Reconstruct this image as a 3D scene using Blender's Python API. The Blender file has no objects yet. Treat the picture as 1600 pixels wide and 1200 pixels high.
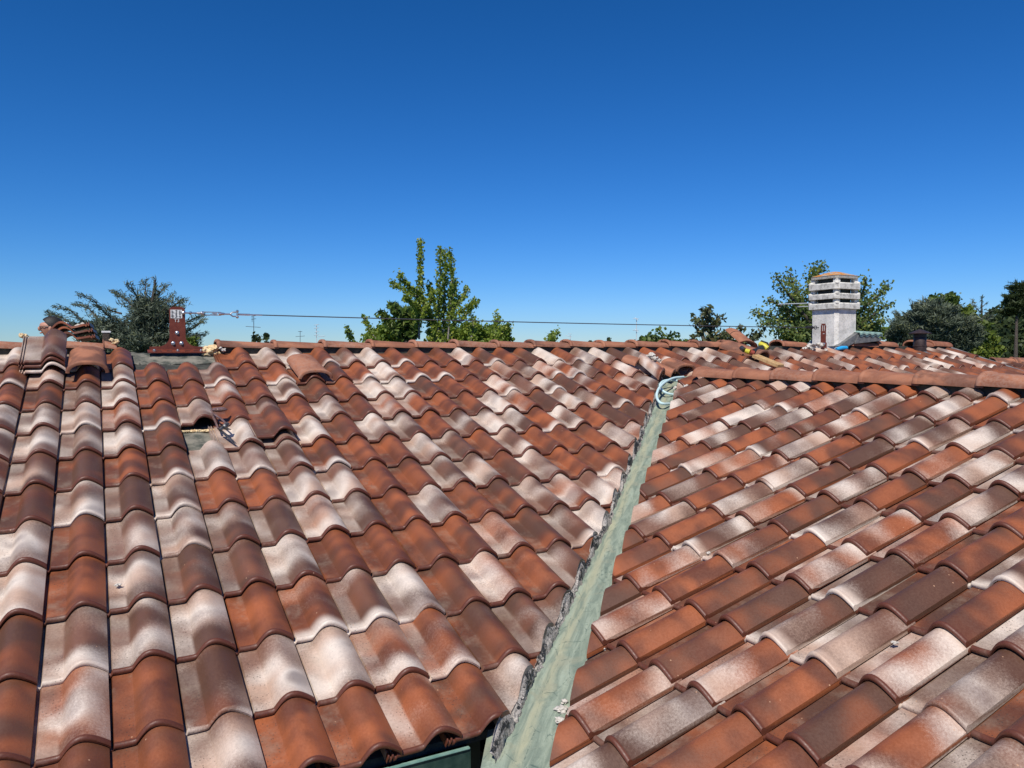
import bpy, bmesh, math, random
import numpy as np
from mathutils import Vector, Matrix
random.seed(7); rng = np.random.default_rng(7)
D2R = math.radians
scene = bpy.context.scene
COL = scene.collection
# ------------------------------------------------------------ camera
FPX, YAW, PITCH, ROLL = 1217.9, 0.48836, -0.03773, -0.00438
def cam_axes():
    cy, sy = math.cos(YAW), math.sin(YAW)
    f = Vector((sy*math.cos(PITCH), cy*math.cos(PITCH), math.sin(PITCH)))
    r = Vector((cy, -sy, 0)); u = r.cross(f)
    return f, r*math.cos(ROLL)+u*math.sin(ROLL), -r*math.sin(ROLL)+u*math.cos(ROLL)
CF, CR, CU = cam_axes()
cam = bpy.data.cameras.new('camera'); cam_o = bpy.data.objects.new('camera', cam); COL.objects.link(cam_o)
cam.sensor_width = 36; cam.lens = 36*FPX/1600; cam.clip_start = 0.05; cam.clip_end = 5000
cam_o.matrix_world = Matrix(((CR.x, CU.x, -CF.x, 0), (CR.y, CU.y, -CF.y, 0), (CR.z, CU.z, -CF.z, 0), (0, 0, 0, 1)))
scene.camera = cam_o
scene.render.resolution_x = 1024; scene.render.resolution_y = 768
# ------------------------------------------------------------ light
SUN_EL, SUN_AZ = D2R(52), math.atan2(-0.70, -0.71)      # azimuth measured from +Y towards +X
w = bpy.data.worlds.new('World'); scene.world = w; w.use_nodes = True
nt = w.node_tree; nt.nodes.clear()
sky = nt.nodes.new('ShaderNodeTexSky'); sky.sky_type = 'NISHITA'; sky.sun_disc = False
sky.sun_elevation = SUN_EL; sky.sun_rotation = SUN_AZ; sky.altitude = 300; sky.air_density = 1.0; sky.dust_density = 0.0; sky.ozone_density = 2.2
hs = nt.nodes.new('ShaderNodeHueSaturation'); hs.inputs['Saturation'].default_value = 1.25
bg = nt.nodes.new('ShaderNodeBackground'); bg.inputs[1].default_value = 0.10
wo = nt.nodes.new('ShaderNodeOutputWorld')
nt.links.new(sky.outputs[0], hs.inputs['Color']); tint = nt.nodes.new('ShaderNodeVectorMath'); tint.operation = 'MULTIPLY'; tint.inputs[1].default_value = (0.70, 0.92, 1.22); nt.links.new(hs.outputs[0], tint.inputs[0]); 
sx_ = nt.nodes.new('ShaderNodeSeparateXYZ'); cx_ = nt.nodes.new('ShaderNodeCombineXYZ'); nt.links.new(tint.outputs[0], sx_.inputs[0])
for i_, (pw_, sc_) in enumerate(((1.36, .79), (1.10, .76), (1.25, .94))):      # polarised, contrasty blue of the phone picture
    m0 = nt.nodes.new('ShaderNodeMath'); m0.operation = 'MULTIPLY'; m0.inputs[1].default_value = .1; nt.links.new(sx_.outputs[i_], m0.inputs[0])
    m1 = nt.nodes.new('ShaderNodeMath'); m1.operation = 'POWER'; m1.inputs[1].default_value = pw_; nt.links.new(m0.outputs[0], m1.inputs[0])
    m2 = nt.nodes.new('ShaderNodeMath'); m2.operation = 'MULTIPLY'; m2.inputs[1].default_value = 10*sc_; nt.links.new(m1.outputs[0], m2.inputs[0]); nt.links.new(m2.outputs[0], cx_.inputs[i_])
nt.links.new(cx_.outputs[0], bg.inputs[0]); nt.links.new(bg.outputs[0], wo.inputs[0])
sl = bpy.data.lights.new('sun', 'SUN'); sl.energy = 5.0; sl.angle = D2R(0.53); sl.color = (1, 0.94, 0.85)
so = bpy.data.objects.new('sun', sl); COL.objects.link(so)
sd = Vector((math.sin(SUN_AZ)*math.cos(SUN_EL), math.cos(SUN_AZ)*math.cos(SUN_EL), math.sin(SUN_EL)))
so.rotation_euler = sd.to_track_quat('Z', 'Y').to_euler(); so.location = sd*30
scene.view_settings.view_transform = 'Standard'; scene.view_settings.look = 'None'
scene.view_settings.gamma = 1; scene.view_settings.exposure = 0.0
# ------------------------------------------------------------ helpers
def ray(px, py): return CF + CR*((px-800)/FPX) - CU*((py-600)/FPX)
def atY(px, py, Y): d = ray(px, py); return d*(Y/d.y)
def atD(px, py, D): return ray(px, py)*D                 # D = depth in metres along the view
GROUND = -4.4
def tag(o, label=None, cat=None, group=None, kind=None):
    if label: o['label'] = label
    if cat: o['category'] = cat
    if group: o['group'] = group
    if kind: o['kind'] = kind
    return o
def thing(name, loc, label, cat, group=None):
    o = bpy.data.objects.new(name, None); COL.objects.link(o); o.location = loc; o.empty_display_size = .1
    return tag(o, label, cat, group)
def link(o, parent):
    COL.objects.link(o)
    if parent is not None:
        o.parent = parent
        if parent.type == 'EMPTY': o.matrix_parent_inverse = Matrix.Translation(-Vector(parent.location))
    return o
def obj(name, me, m, parent=None, sharp=35):
    o = bpy.data.objects.new(name, me); link(o, parent)
    if m is not None: me.materials.clear(); me.materials.append(m)
    if sharp is not None:
        me.polygons.foreach_set('use_smooth', [True]*len(me.polygons)); me.set_sharp_from_angle(angle=D2R(sharp))
    return o
def bm_obj(name, bm, m, parent=None, sharp=35):
    me = bpy.data.meshes.new(name); bmesh.ops.recalc_face_normals(bm, faces=bm.faces[:]); bm.to_mesh(me); bm.free()
    return obj(name, me, m, parent, sharp)
def np_mesh(name, V, F, attrs=None):
    """V (n,3), F (m,4) quads; attrs {name:(type, array)} per point"""
    me = bpy.data.meshes.new(name); V = np.asarray(V, dtype=np.float32); F = np.asarray(F, dtype=np.int32)
    me.vertices.add(len(V)); me.vertices.foreach_set('co', V.ravel())
    k = F.shape[1]
    me.loops.add(F.size); me.loops.foreach_set('vertex_index', F.ravel())
    me.polygons.add(len(F)); me.polygons.foreach_set('loop_start', np.arange(len(F), dtype=np.int32)*k)
    me.update(calc_edges=True)
    for n, (t, a) in (attrs or {}).items():
        at = me.attributes.new(n, t, 'POINT')
        key = 'value' if t == 'FLOAT' else ('vector' if t == 'FLOAT_VECTOR' else 'color')
        at.data.foreach_set(key, np.asarray(a, dtype=np.float32).ravel())
    return me
def add_box(bm, c, s, R=None, bev=0.0):
    r = bmesh.ops.create_cube(bm, size=1.0)
    vs = r['verts']
    bmesh.ops.scale(bm, vec=Vector(s), verts=vs)
    if bev > 0:
        es = list({e for v in vs for e in v.link_edges})
        rr = bmesh.ops.bevel(bm, geom=es, offset=bev, segments=2, affect='EDGES'); vs = list({v for f in rr['faces'] for v in f.verts} | {v for v in vs if v.is_valid})
    if R is not None: bmesh.ops.rotate(bm, cent=(0, 0, 0), matrix=R, verts=vs)
    bmesh.ops.translate(bm, vec=Vector(c), verts=vs)
    return vs
def add_tube(bm, pts, rad, n=8, cap=True):
    pts = [Vector(p) for p in pts]
    if not hasattr(rad, '__len__'): rad = [rad]*len(pts)
    rings = []; up0 = None
    for i, p in enumerate(pts):
        t = (pts[min(i+1, len(pts)-1)] - pts[max(i-1, 0)]).normalized()
        if up0 is None:
            up0 = t.cross(Vector((0, 0, 1)))
            if up0.length < 1e-3: up0 = Vector((1, 0, 0))
        a = (up0 - t*up0.dot(t)).normalized(); b = t.cross(a); up0 = a
        rings.append([bm.verts.new(p + (a*math.cos(2*math.pi*k/n) + b*math.sin(2*math.pi*k/n))*rad[i]) for k in range(n)])
    for i in range(len(rings)-1):
        for k in range(n): bm.faces.new((rings[i][k], rings[i][(k+1) % n], rings[i+1][(k+1) % n], rings[i+1][k]))
    if cap: bm.faces.new(rings[0][::-1]); bm.faces.new(rings[-1])
def add_lathe(bm, base, prof, axis=Vector((0, 0, 1)), n=20):
    a = axis.orthogonal().normalized(); b = axis.cross(a)
    rings = [[bm.verts.new(Vector(base)+axis*z+(a*math.cos(2*math.pi*k/n)+b*math.sin(2*math.pi*k/n))*r) for k in range(n)] for r, z in prof]
    for i in range(len(rings)-1):
        for k in range(n): bm.faces.new((rings[i][k], rings[i][(k+1) % n], rings[i+1][(k+1) % n], rings[i+1][k]))
    bm.faces.new(rings[0][::-1]); bm.faces.new(rings[-1])
def add_lump(bm, c, r, seed, rough=.35, sub=3, sc=(1, 1, 1)):
    from mathutils import noise
    rr = bmesh.ops.create_icosphere(bm, subdivisions=sub, radius=1.0)
    for v in rr['verts']:
        n = noise.fractal(v.co*1.7+Vector((seed, seed*1.3, 0)), 0.8, 2.2, 4)
        v.co = Vector((v.co.x*sc[0], v.co.y*sc[1], v.co.z*sc[2]))*(1+rough*n*1.6)*r + Vector(c)
# ------------------------------------------------------------ materials
def mat(name):
    m = bpy.data.materials.new(name); m.use_nodes = True; t = m.node_tree; t.nodes.clear()
    o = t.nodes.new('ShaderNodeOutputMaterial'); b = t.nodes.new('ShaderNodeBsdfPrincipled'); t.links.new(b.outputs[0], o.inputs[0])
    return m, t, b
class N:
    def __init__(s, t): s.t = t
    def n(s, ty, **kw):
        x = s.t.nodes.new(ty)
        for k, v in kw.items(): setattr(x, k, v)
        return x
    def put(s, sock, v):
        if isinstance(v, bpy.types.NodeSocket): s.t.links.new(v, sock)
        else: sock.default_value = v
    def m(s, op, a, b=0.0, c=None, clamp=False):
        x = s.n('ShaderNodeMath', operation=op, use_clamp=clamp); s.put(x.inputs[0], a); s.put(x.inputs[1], b)
        if c is not None: s.put(x.inputs[2], c)
        return x.outputs[0]
    def ramp(s, v, lo, hi, a=0.0, b=1.0, smooth=True):
        x = s.n('ShaderNodeMapRange', interpolation_type='SMOOTHSTEP' if smooth else 'LINEAR'); x.clamp = True
        for i, q in enumerate((v, lo, hi, a, b)): s.put(x.inputs[i], q)
        return x.outputs[0]
    def noise(s, vec, scale, det=3.0, rough=.55, dist=0.0):
        x = s.n('ShaderNodeTexNoise'); s.put(x.inputs['Vector'], vec); s.put(x.inputs['Scale'], scale); s.put(x.inputs['Detail'], det); s.put(x.inputs['Roughness'], rough); s.put(x.inputs['Distortion'], dist)
        return x.outputs[0]
    def mix(s, f, a, b):
        x = s.n('ShaderNodeMix', data_type='RGBA'); s.put(x.inputs[0], f); s.put(x.inputs[6], a); s.put(x.inputs[7], b)
        return x.outputs[2]
    def comb(s, x, y, z):
        q = s.n('ShaderNodeCombineXYZ'); s.put(q.inputs[0], x); s.put(q.inputs[1], y); s.put(q.inputs[2], z); return q.outputs[0]
    def bump(s, h, strength, dist, b):
        x = s.n('ShaderNodeBump'); s.put(x.inputs['Strength'], strength); s.put(x.inputs['Distance'], dist); s.put(x.inputs['Height'], h)
        s.t.links.new(x.outputs[0], b.inputs['Normal'])
    def pos(s): return s.n('ShaderNodeNewGeometry').outputs['Position']
def c4(r, g, b): return (r, g, b, 1)
def tile_mat(name, cap=False):
    m, t, b = mat(name); q = N(t)
    at = q.n('ShaderNodeAttribute', attribute_name='tuv'); sep = q.n('ShaderNodeSeparateXYZ'); q.put(sep.inputs[0], at.outputs['Vector'])
    u, v, sd_ = sep.outputs
    ac = q.n('ShaderNodeAttribute', attribute_name='tcl'); sc = q.n('ShaderNodeSeparateColor'); q.put(sc.inputs[0], ac.outputs['Color'])
    wht, drk, red = sc.outputs; lip = ac.outputs['Alpha']
    z = q.m('MULTIPLY', sd_, 61.7)
    V1 = q.comb(u, v, z)
    pos = q.pos()
    blotch = q.noise(q.comb(q.m('MULTIPLY', u, 4.6), q.m('MULTIPLY', v, 5.2), z), 1.0, .7, .35, .15)
    blotch2 = q.noise(q.comb(q.m('MULTIPLY', u, 4.6), q.m('MULTIPLY', v, 5.5), q.m('ADD', z, 13.3)), 1.0, 1.0, .4, .2)
    warm = q.noise(q.comb(q.m('MULTIPLY', u, 7.0), q.m('MULTIPLY', v, 7.0), q.m('ADD', z, 29.1)), 1.0, 1.8, .5, .2)
    spray = q.noise(pos, 420.0, 2.0, .7)            # fine sprayed grain of the engobe
    grain = q.noise(pos, 120.0, 4.0, .65)
    sp = q.m('MULTIPLY', q.m('SUBTRACT', spray, .5), .30)
    gr = q.m('MULTIPLY', q.m('SUBTRACT', grain, .5), .22)
    jit = q.m('ADD', sp, gr)
    base = q.mix(q.ramp(warm, .3, .7), c4(.128, .042, .021), c4(.235, .073, .029))
    base = q.mix(q.m('MULTIPLY', red, q.ramp(warm, .35, .75)), base, c4(.34, .100, .036))
    isw = q.ramp(wht, .30, .46); base = q.mix(q.m('MULTIPLY', isw, q.ramp(red, .62, .50)), base, c4(.175, .080, .050))
    dm = q.ramp(q.m('ADD', q.m('ADD', blotch2, q.m('SUBTRACT', drk, .5)), q.m('MULTIPLY', jit, .5)), .36, .66)
    col = q.mix(q.m('MULTIPLY', dm, .9), base, c4(.088, .043, .027))
    wm = q.ramp(q.m('ADD', q.m('ADD', blotch, q.m('SUBTRACT', wht, .5)), q.m('MULTIPLY', jit, .8)), .36, .80)
    # glazed front bead is bare clay unless the engobe runs over it
    lipz = q.m('MULTIPLY', q.ramp(v, .0145, .0185), 1.0)
    flatp = q.m('MULTIPLY', q.ramp(u, .074, .060), isw)
    wm = q.m('MAXIMUM', wm, q.m('MULTIPLY', flatp, q.ramp(q.m('ADD', blotch2, jit), .25, .80, .12, .72)))
    wm = q.m('MULTIPLY', wm, lipz)
    lw = q.m('MULTIPLY', q.m('MULTIPLY', lip, q.ramp(v, .075, .012)), q.ramp(q.m('ADD', blotch2, q.m('MULTIPLY', jit, .6)), .22, .48))
    wm = q.m('MAXIMUM', wm, lw)
    pink = q.noise(q.comb(q.m('MULTIPLY', u, 6.0), q.m('MULTIPLY', v, 5.5), q.m('ADD', z, 47.0)), 1.0, 1.0, .5, .2)
    wcol = q.mix(q.ramp(pink, .38, .70), c4(.73, .635, .540), c4(.50, .340, .250))
    wcol = q.mix(q.ramp(pink, .45, .25), wcol, c4(.40, .34, .30))
    col = q.mix(q.m('MULTIPLY', wm, .93), col, wcol)
    # brown soot of the kiln over white tiles
    soot = q.ramp(q.noise(q.comb(q.m('MULTIPLY', u, 7.0), q.m('MULTIPLY', v, 6.0), q.m('ADD', z, 83.0)), 1.0, 1.0, .4, .2), .50, .80)
    col = q.mix(q.m('MULTIPLY', q.m('MULTIPLY', soot, drk), .85), col, c4(.135, .070, .046))
    bare = q.ramp(v, .0175, .0135)
    col = q.mix(q.m('MULTIPLY', bare, q.m('SUBTRACT', 1.0, lip)), col, c4(.115, .034, .018))
    # weathering: fine dark specks, pale chips, dust lying in the flat pans
    spk = q.n('ShaderNodeTexVoronoi'); q.put(spk.inputs['Vector'], pos); q.put(spk.inputs['Scale'], 95.0)
    area = q.noise(pos, 3.0, 2.0, .6)
    msk = q.m('MULTIPLY', q.ramp(spk.outputs['Distance'], .27, .10), q.ramp(area, .40, .58))
    flat = q.m('MULTIPLY', q.ramp(u, .078, .06), q.ramp(u, .0, .012))
    col = q.mix(q.m('MULTIPLY', msk, q.m('ADD', .18, q.m('MULTIPLY', flat, .66))), col, c4(.045, .038, .030))
    dust = q.m('MULTIPLY', q.m('MULTIPLY', flat, q.ramp(q.noise(pos, 9.0, 5.0, .7), .45, .75)), .38)
    col = q.mix(dust, col, c4(.34, .27, .20))
    chip = q.n('ShaderNodeTexVoronoi'); q.put(chip.inputs['Vector'], pos); q.put(chip.inputs['Scale'], 14.0)
    cm = q.ramp(chip.outputs['Distance'], .045, .03)
    col = q.mix(q.m('MULTIPLY', cm, .7), col, c4(.55, .33, .20))
    val = q.ramp(grain, .2, .8, .86, 1.12, False)
    mulc = q.n('ShaderNodeVectorMath', operation='SCALE'); q.put(mulc.inputs[0], col); q.put(mulc.inputs['Scale'], val)
    q.put(b.inputs['Base Color'], mulc.outputs[0])
    q.put(b.inputs['Roughness'], q.ramp(grain, .3, .7, .42, .60)); b.inputs['Specular IOR Level'].default_value = .5
    q.bump(q.m('ADD', q.m('MULTIPLY', spray, .35), grain), .35, .0016, b)
    return m
M_TILE = tile_mat('terracotta_engobe')
def simple(name, c1, c2=None, scale=20, rough=.6, metal=0.0, bump=0.2, bd=.002, spec=.4, lo=.35, hi=.65, det=5):
    m, t, b = mat(name); q = N(t); pos = q.pos(); n1 = q.noise(pos, scale, det, .65)
    q.put(b.inputs['Base Color'], q.mix(q.ramp(n1, lo, hi), c4(*c1), c4(*(c2 or c1))))
    b.inputs['Roughness'].default_value = rough; b.inputs['Metallic'].default_value = metal; b.inputs['Specular IOR Level'].default_value = spec
    if bump: q.bump(q.noise(pos, scale*3, 5, .7), bump, bd, b)
    return m
M_MEMB = simple('mineral_membrane', (.06, .068, .055), (.22, .205, .165), 11, .95, bump=.9, bd=.004)
M_DECK = simple('deck_underlay', (.03, .032, .028), (.075, .075, .06), 11, .95, bump=.8, bd=.004)
M_BRKT = simple('red_oxide_paint', (.125, .026, .014), (.17, .040, .022), 30, .5, bump=.1)
M_STEEL = simple('galvanised_steel', (.55, .56, .57), (.75, .75, .74), 60, .35, 1.0, .05)
M_DSTEEL = simple('dark_steel', (.10, .10, .105), (.20, .19, .18), 60, .45, .9, .1)
M_CABLE = simple('steel_cable', (.10, .105, .115), (.16, .165, .17), 200, .45, .8, .3)
M_WHITE = simple('white_label', (.62, .62, .60), (.75, .75, .72), 80, .5, bump=0)
M_INK = simple('dark_ink', (.03, .03, .035), None, 30, .6, bump=0)
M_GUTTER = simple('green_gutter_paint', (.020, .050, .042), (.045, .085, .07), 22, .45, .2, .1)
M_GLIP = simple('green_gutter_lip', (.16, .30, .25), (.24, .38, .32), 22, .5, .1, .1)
M_FOAM = simple('dried_mounting_foam', (.74, .58, .34), (.45, .24, .09), 45, .8, bump=.8, bd=.003, lo=.45, hi=.72)
M_MORT = simple('pale_mortar', (.62, .58, .52), (.42, .39, .34), 60, .95, bump=.5, bd=.0015)
M_WOOD = simple('pine_wood', (.42, .26, .11), (.55, .37, .18), 25, .7, bump=.2)
M_PVC = simple('pale_blue_hose', (.48, .66, .66), (.56, .73, .73), 25, .4, bump=.05)
M_BLUE = simple('bright_blue_plastic', (.02, .30, .62), (.03, .36, .68), 25, .4, bump=0)
M_YEL = simple('yellow_plastic', (.50, .44, .03), (.58, .52, .05), 40, .45, bump=.05)
M_BLK = simple('black_rubber', (.012, .012, .012), (.03, .03, .03), 40, .5, bump=.1)
M_REDP = simple('brick_red_plastic', (.32, .07, .04), (.24, .05, .03), 40, .5, bump=.1)
M_LEAD = simple('grey_lead_flashing', (.13, .135, .135), (.22, .22, .215), 18, .6, .3, .2)
M_PALEGREEN = simple('pale_green_sheet', (.22, .36, .31), (.34, .46, .40), 30, .5, .1, .2)
M_PIPE = simple('brown_vent_pipe', (.035, .024, .024), (.07, .045, .04), 30, .5, .3, .2)
M_SKIN = simple('skin', (.42, .20, .13), (.50, .26, .18), 30, .5, bump=.05)
M_HAIR = simple('dark_hair', (.012, .010, .009), (.03, .024, .02), 150, .6, bump=.6)
M_SHIRT = simple('orange_shirt', (.45, .10, .04), (.38, .08, .03), 20, .85, bump=.3)
M_TROUS = simple('dark_trousers', (.03, .035, .05), (.05, .055, .07), 20, .9, bump=.3)
M_WALL = simple('ochre_plaster', (.50, .38, .24), (.56, .44, .29), 4, .9, bump=.3)
M_GLASS = simple('dark_window_glass', (.02, .025, .03), None, 4, .1, bump=0)
M_BARK = simple('grey_bark', (.16, .14, .12), (.28, .25, .22), 20, .9, bump=.8, bd=.01)
M_DBARK = simple('dark_bark', (.05, .04, .032), (.10, .08, .065), 20, .9, bump=.8, bd=.01)
M_GRASS = simple('grass_ground', (.035, .065, .018), (.13, .13, .05), .03, .95, bump=.5, bd=.05)
M_CLOTH = simple('dirty_white_cloth', (.55, .52, .47), (.38, .35, .30), 60, .9, bump=.5)
M_ALU = simple('antenna_aluminium', (.50, .54, .58), (.60, .63, .66), 10, .6, 0.0, 0)
M_CLEAR = simple('scuffed_dark_plastic', (.12, .07, .06), (.2, .13, .12), 30, .25, bump=0)
M_CLAYCUT = simple('bare_broken_clay', (.42, .15, .07), (.30, .10, .05), 50, .9, bump=.8)
def concrete_mat():
    m, t, b = mat('weathered_white_concrete'); q = N(t); pos = q.pos()
    n1 = q.noise(pos, 6, 6, .7); n2 = q.noise(pos, 60, 4, .7)
    col = q.mix(q.ramp(n1, .35, .7), c4(.84, .80, .73), c4(.52, .50, .45))
    col = q.mix(q.m('MULTIPLY', q.ramp(n2, .50, .72), .65), col, c4(.24, .235, .22))
    q.put(b.inputs['Base Color'], col); b.inputs['Roughness'].default_value = .9; q.bump(n2, .6, .004, b)
    return m
M_CONC = concrete_mat()
def capslab_mat():
    m, t, b = mat('lichened_concrete_cap'); q = N(t); pos = q.pos()
    n1 = q.noise(pos, 14, 5, .8); n2 = q.noise(pos, 60, 4, .7)
    col = q.mix(q.ramp(n2, .4, .7), c4(.42, .40, .36), c4(.22, .21, .18))
    g = q.n('ShaderNodeNewGeometry'); s = q.n('ShaderNodeSeparateXYZ'); q.put(s.inputs[0], g.outputs['Normal'])
    col = q.mix(q.m('MULTIPLY', q.ramp(n1, .42, .52), q.ramp(s.outputs[2], .5, .8)), col, q.mix(q.ramp(n2, .4, .6), c4(.66, .25, .015), c4(.40, .17, .04)))
    q.put(b.inputs['Base Color'], col); b.inputs['Roughness'].default_value = .95; q.bump(n2, .6, .004, b)
    return m
M_CAPS = capslab_mat()
def valley_mat():
    m, t, b = mat('oxidised_green_valley_sheet'); q = N(t); pos = q.pos()
    at = q.n('ShaderNodeAttribute', attribute_name='tuv'); sep = q.n('ShaderNodeSeparateXYZ'); q.put(sep.inputs[0], at.outputs['Vector']); u, v, _ = sep.outputs
    strv = q.comb(q.m('MULTIPLY', u, 30.0), q.m('MULTIPLY', v, 5.0), 0.0)
    n1 = q.noise(strv, 1.0, 5, .65, .8); n2 = q.noise(pos, 30, 5, .7, 1.5); n3 = q.noise(pos, 7, 3, .6, .6)
    col = q.mix(q.ramp(n1, .35, .68), c4(.175, .220, .172), c4(.315, .370, .285))
    col = q.mix(q.m('MULTIPLY', q.ramp(n2, .54, .72), .55), col, c4(.12, .165, .13))
    # tan silt washed down the middle and grey streaks beside it
    cen = q.m('ABSOLUTE', q.m('ADD', u, q.m('MULTIPLY', q.m('SUBTRACT', q.noise(q.comb(0.0, q.m('MULTIPLY', v, 4.0), 0.0), 1.0, 3), .5), .05)))
    col = q.mix(q.m('MULTIPLY', q.m('MULTIPLY', q.ramp(cen, .035, .003), q.ramp(n1, .3, .6)), .75), col, c4(.38, .37, .24))
    col = q.mix(q.m('MULTIPLY', q.ramp(n3, .56, .70), .5), col, c4(.30, .30, .21))
    sc = q.n('ShaderNodeTexVoronoi', feature='DISTANCE_TO_EDGE'); q.put(sc.inputs['Vector'], q.comb(q.m('MULTIPLY', u, 14.0), q.m('MULTIPLY', v, 6.0), 3.0)); sc.inputs['Scale'].default_value = 1.0
    col = q.mix(q.m('MULTIPLY', q.m('MULTIPLY', q.ramp(sc.outputs['Distance'], .02, .004), q.ramp(n2, .45, .6)), .7), col, c4(.06, .10, .085))
    q.put(b.inputs['Base Color'], col); b.inputs['Roughness'].default_value = .68; b.inputs['Metallic'].default_value = .0
    q.bump(q.m('ADD', n2, n1), .6, .006, b)
    return m
M_VALLEY = valley_mat()
def bitumen_mat():
    m, t, b = mat('cracked_bitumen_filler'); q = N(t); pos = q.pos()
    at = q.n('ShaderNodeAttribute', attribute_name='tuv'); sep = q.n('ShaderNodeSeparateXYZ'); q.put(sep.inputs[0], at.outputs['Vector']); u, v, _ = sep.outputs
    n1 = q.noise(pos, 55, 5, .75, 1.0); n2 = q.noise(pos, 11, 3, .6); n3 = q.noise(pos, 140, 3, .7)
    edge = q.m('ABSOLUTE', q.m('SUBTRACT', v, .5))          # 0 mid height, .5 at the rims
    pale = q.ramp(q.m('ADD', q.m('ADD', n1, q.m('MULTIPLY', edge, .42)), q.m('MULTIPLY', q.m('SUBTRACT', n2, .5), 1.3)), .45, .54)
    col = q.mix(pale, q.mix(q.ramp(n3, .4, .7), c4(.012, .013, .015), c4(.05, .052, .056)), q.mix(q.ramp(n3, .4, .6), c4(.50, .46, .41), c4(.27, .245, .22)))
    q.put(b.inputs['Base Color'], col); b.inputs['Roughness'].default_value = .6
    q.bump(q.m('ADD', q.m('MULTIPLY', pale, .6), n1), .9, .008, b)
    return m
M_BITU = bitumen_mat()
def leaf_mat(name, c1, c2, c3=None, trans=.35, rough=.5):
    m, t, b = mat(name); q = N(t)
    at = q.n('ShaderNodeAttribute', attribute_name='lv'); f = at.outputs['Fac']
    col = q.mix(f, c4(*c1), c4(*c2))
    if c3: col = q.mix(q.ramp(f, .82, .95), col, c4(*c3))
    q.put(b.inputs['Base Color'], col); b.inputs['Roughness'].default_value = rough; b.inputs['Specular IOR Level'].default_value = .35
    tr = q.n('ShaderNodeBsdfTranslucent'); q.put(tr.inputs[0], col)
    mx = q.n('ShaderNodeMixShader'); mx.inputs[0].default_value = trans
    t.links.new(b.outputs[0], mx.inputs[1]); t.links.new(tr.outputs[0], mx.inputs[2])
    o = [x for x in t.nodes if x.type == 'OUTPUT_MATERIAL'][0]; t.links.new(mx.outputs[0], o.inputs[0])
    return m
L_GINKGO = leaf_mat('ginkgo_leaves', (.14, .22, .030), (.34, .42, .070), (.42, .46, .08), .5)
L_BUSH = leaf_mat('bush_leaves', (.11, .19, .028), (.28, .37, .055), (.38, .42, .07), .5)
L_CEDAR = leaf_mat('cedar_needles', (.055, .080, .050), (.17, .20, .135), (.20, .22, .09), .2, .6)
L_OAK = leaf_mat('oak_leaves', (.10, .155, .045), (.27, .34, .10), (.38, .38, .07), .5)
L_MAG = leaf_mat('glossy_leaves', (.045, .062, .026), (.13, .14, .055), (.19, .15, .06), .15, .35)
L_LIME = leaf_mat('fresh_leaves', (.075, .115, .018), (.18, .23, .035), (.25, .28, .045))
L_DARK = leaf_mat('dark_leaves', (.030, .050, .020), (.085, .115, .038), (.13, .15, .05))
L_GREEN = leaf_mat('green_leaves', (.05, .095, .02), (.13, .19, .035), (.18, .22, .045))

# ------------------------------------------------------------ roof frames
W, L = 0.2, 0.34194
THA, THB = 0.31430, 0.30773
A0 = Vector((-0.1911, 3.1779, -0.92075)); B0 = Vector((1.99827, 2.02649, -0.98974))
class Plane:
    def __init__(s, O, ex, ev): s.O = O; s.ex = ex; s.ev = ev; s.n = ex.cross(ev).normalized()
    def p(s, a, b, h=0.0): return s.O + s.ex*a + s.ev*b + s.n*h          # a metres across, b metres upslope, h above tip plane
    def hit(s, px, py, h=0.0):
        d = ray(px, py); P0 = s.O+s.n*h; return d*(P0.dot(s.n)/d.dot(s.n))
PA = Plane(A0, Vector((1, 0, 0)), Vector((0, math.cos(THA), math.sin(THA))))
PB = Plane(B0, Vector((0, -1, 0)), Vector((math.cos(THB), 0, math.sin(THB))))
YR = 6.25; XR = 4.47; XV = 9.60; DECK = -.052
# main far slope and wing far slope
zA = lambda Y, h=0: A0.z+(Y-A0.y)*math.tan(THA)+h
PF = Plane(Vector((0, 2*YR-A0.y, A0.z)), Vector((-1, 0, 0)), Vector((0, -math.cos(THA), math.sin(THA))))
PW = Plane(Vector((2*XR-B0.x, B0.y, B0.z)), Vector((0, 1, 0)), Vector((-math.cos(THB), 0, math.sin(THB))))

# ------------------------------------------------------------ tile geometry
PRF = [(-.03, -.025), (.007, -.025), (.012, -.0125), (.03, -.0135), (.05, -.013), (.062, -.0125), (.070, -.0105), (.075, -.0030), (.082, .0085), (.090, .0200), (.098, .0290), (.108, .0365), (.121, .0412), (.134, .0412), (.146, .0378), (.158, .0318), (.170, .0240), (.182, .0150), (.192, .0068), (.200, -.0010)]
PX, PZ = [p[0] for p in PRF], [p[1] for p in PRF]
def prof_z(u): return float(np.interp(u, PX, PZ))
U_STD = [-.022, .0, .0065, .012, .03, .05, .062, .070, .075, .082, .090, .098, .108, .121, .134, .146, .158, .170, .182, .192, .200]
U_LOW = [-.01, .006, .012, .055, .070, .082, .098, .121, .146, .170, .200]
V_STD = [0, .0015, .004, .008, .012, .017, .022, .06, .12, .18, .24, .30, .35, .392]
V_LOW = [0, .004, .012, .022, .36]
LIPZ = {0: -.0060, .0015: -.002, .004: .0012, .008: .0034, .012: .0034, .017: .0010, .022: 0}
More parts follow.
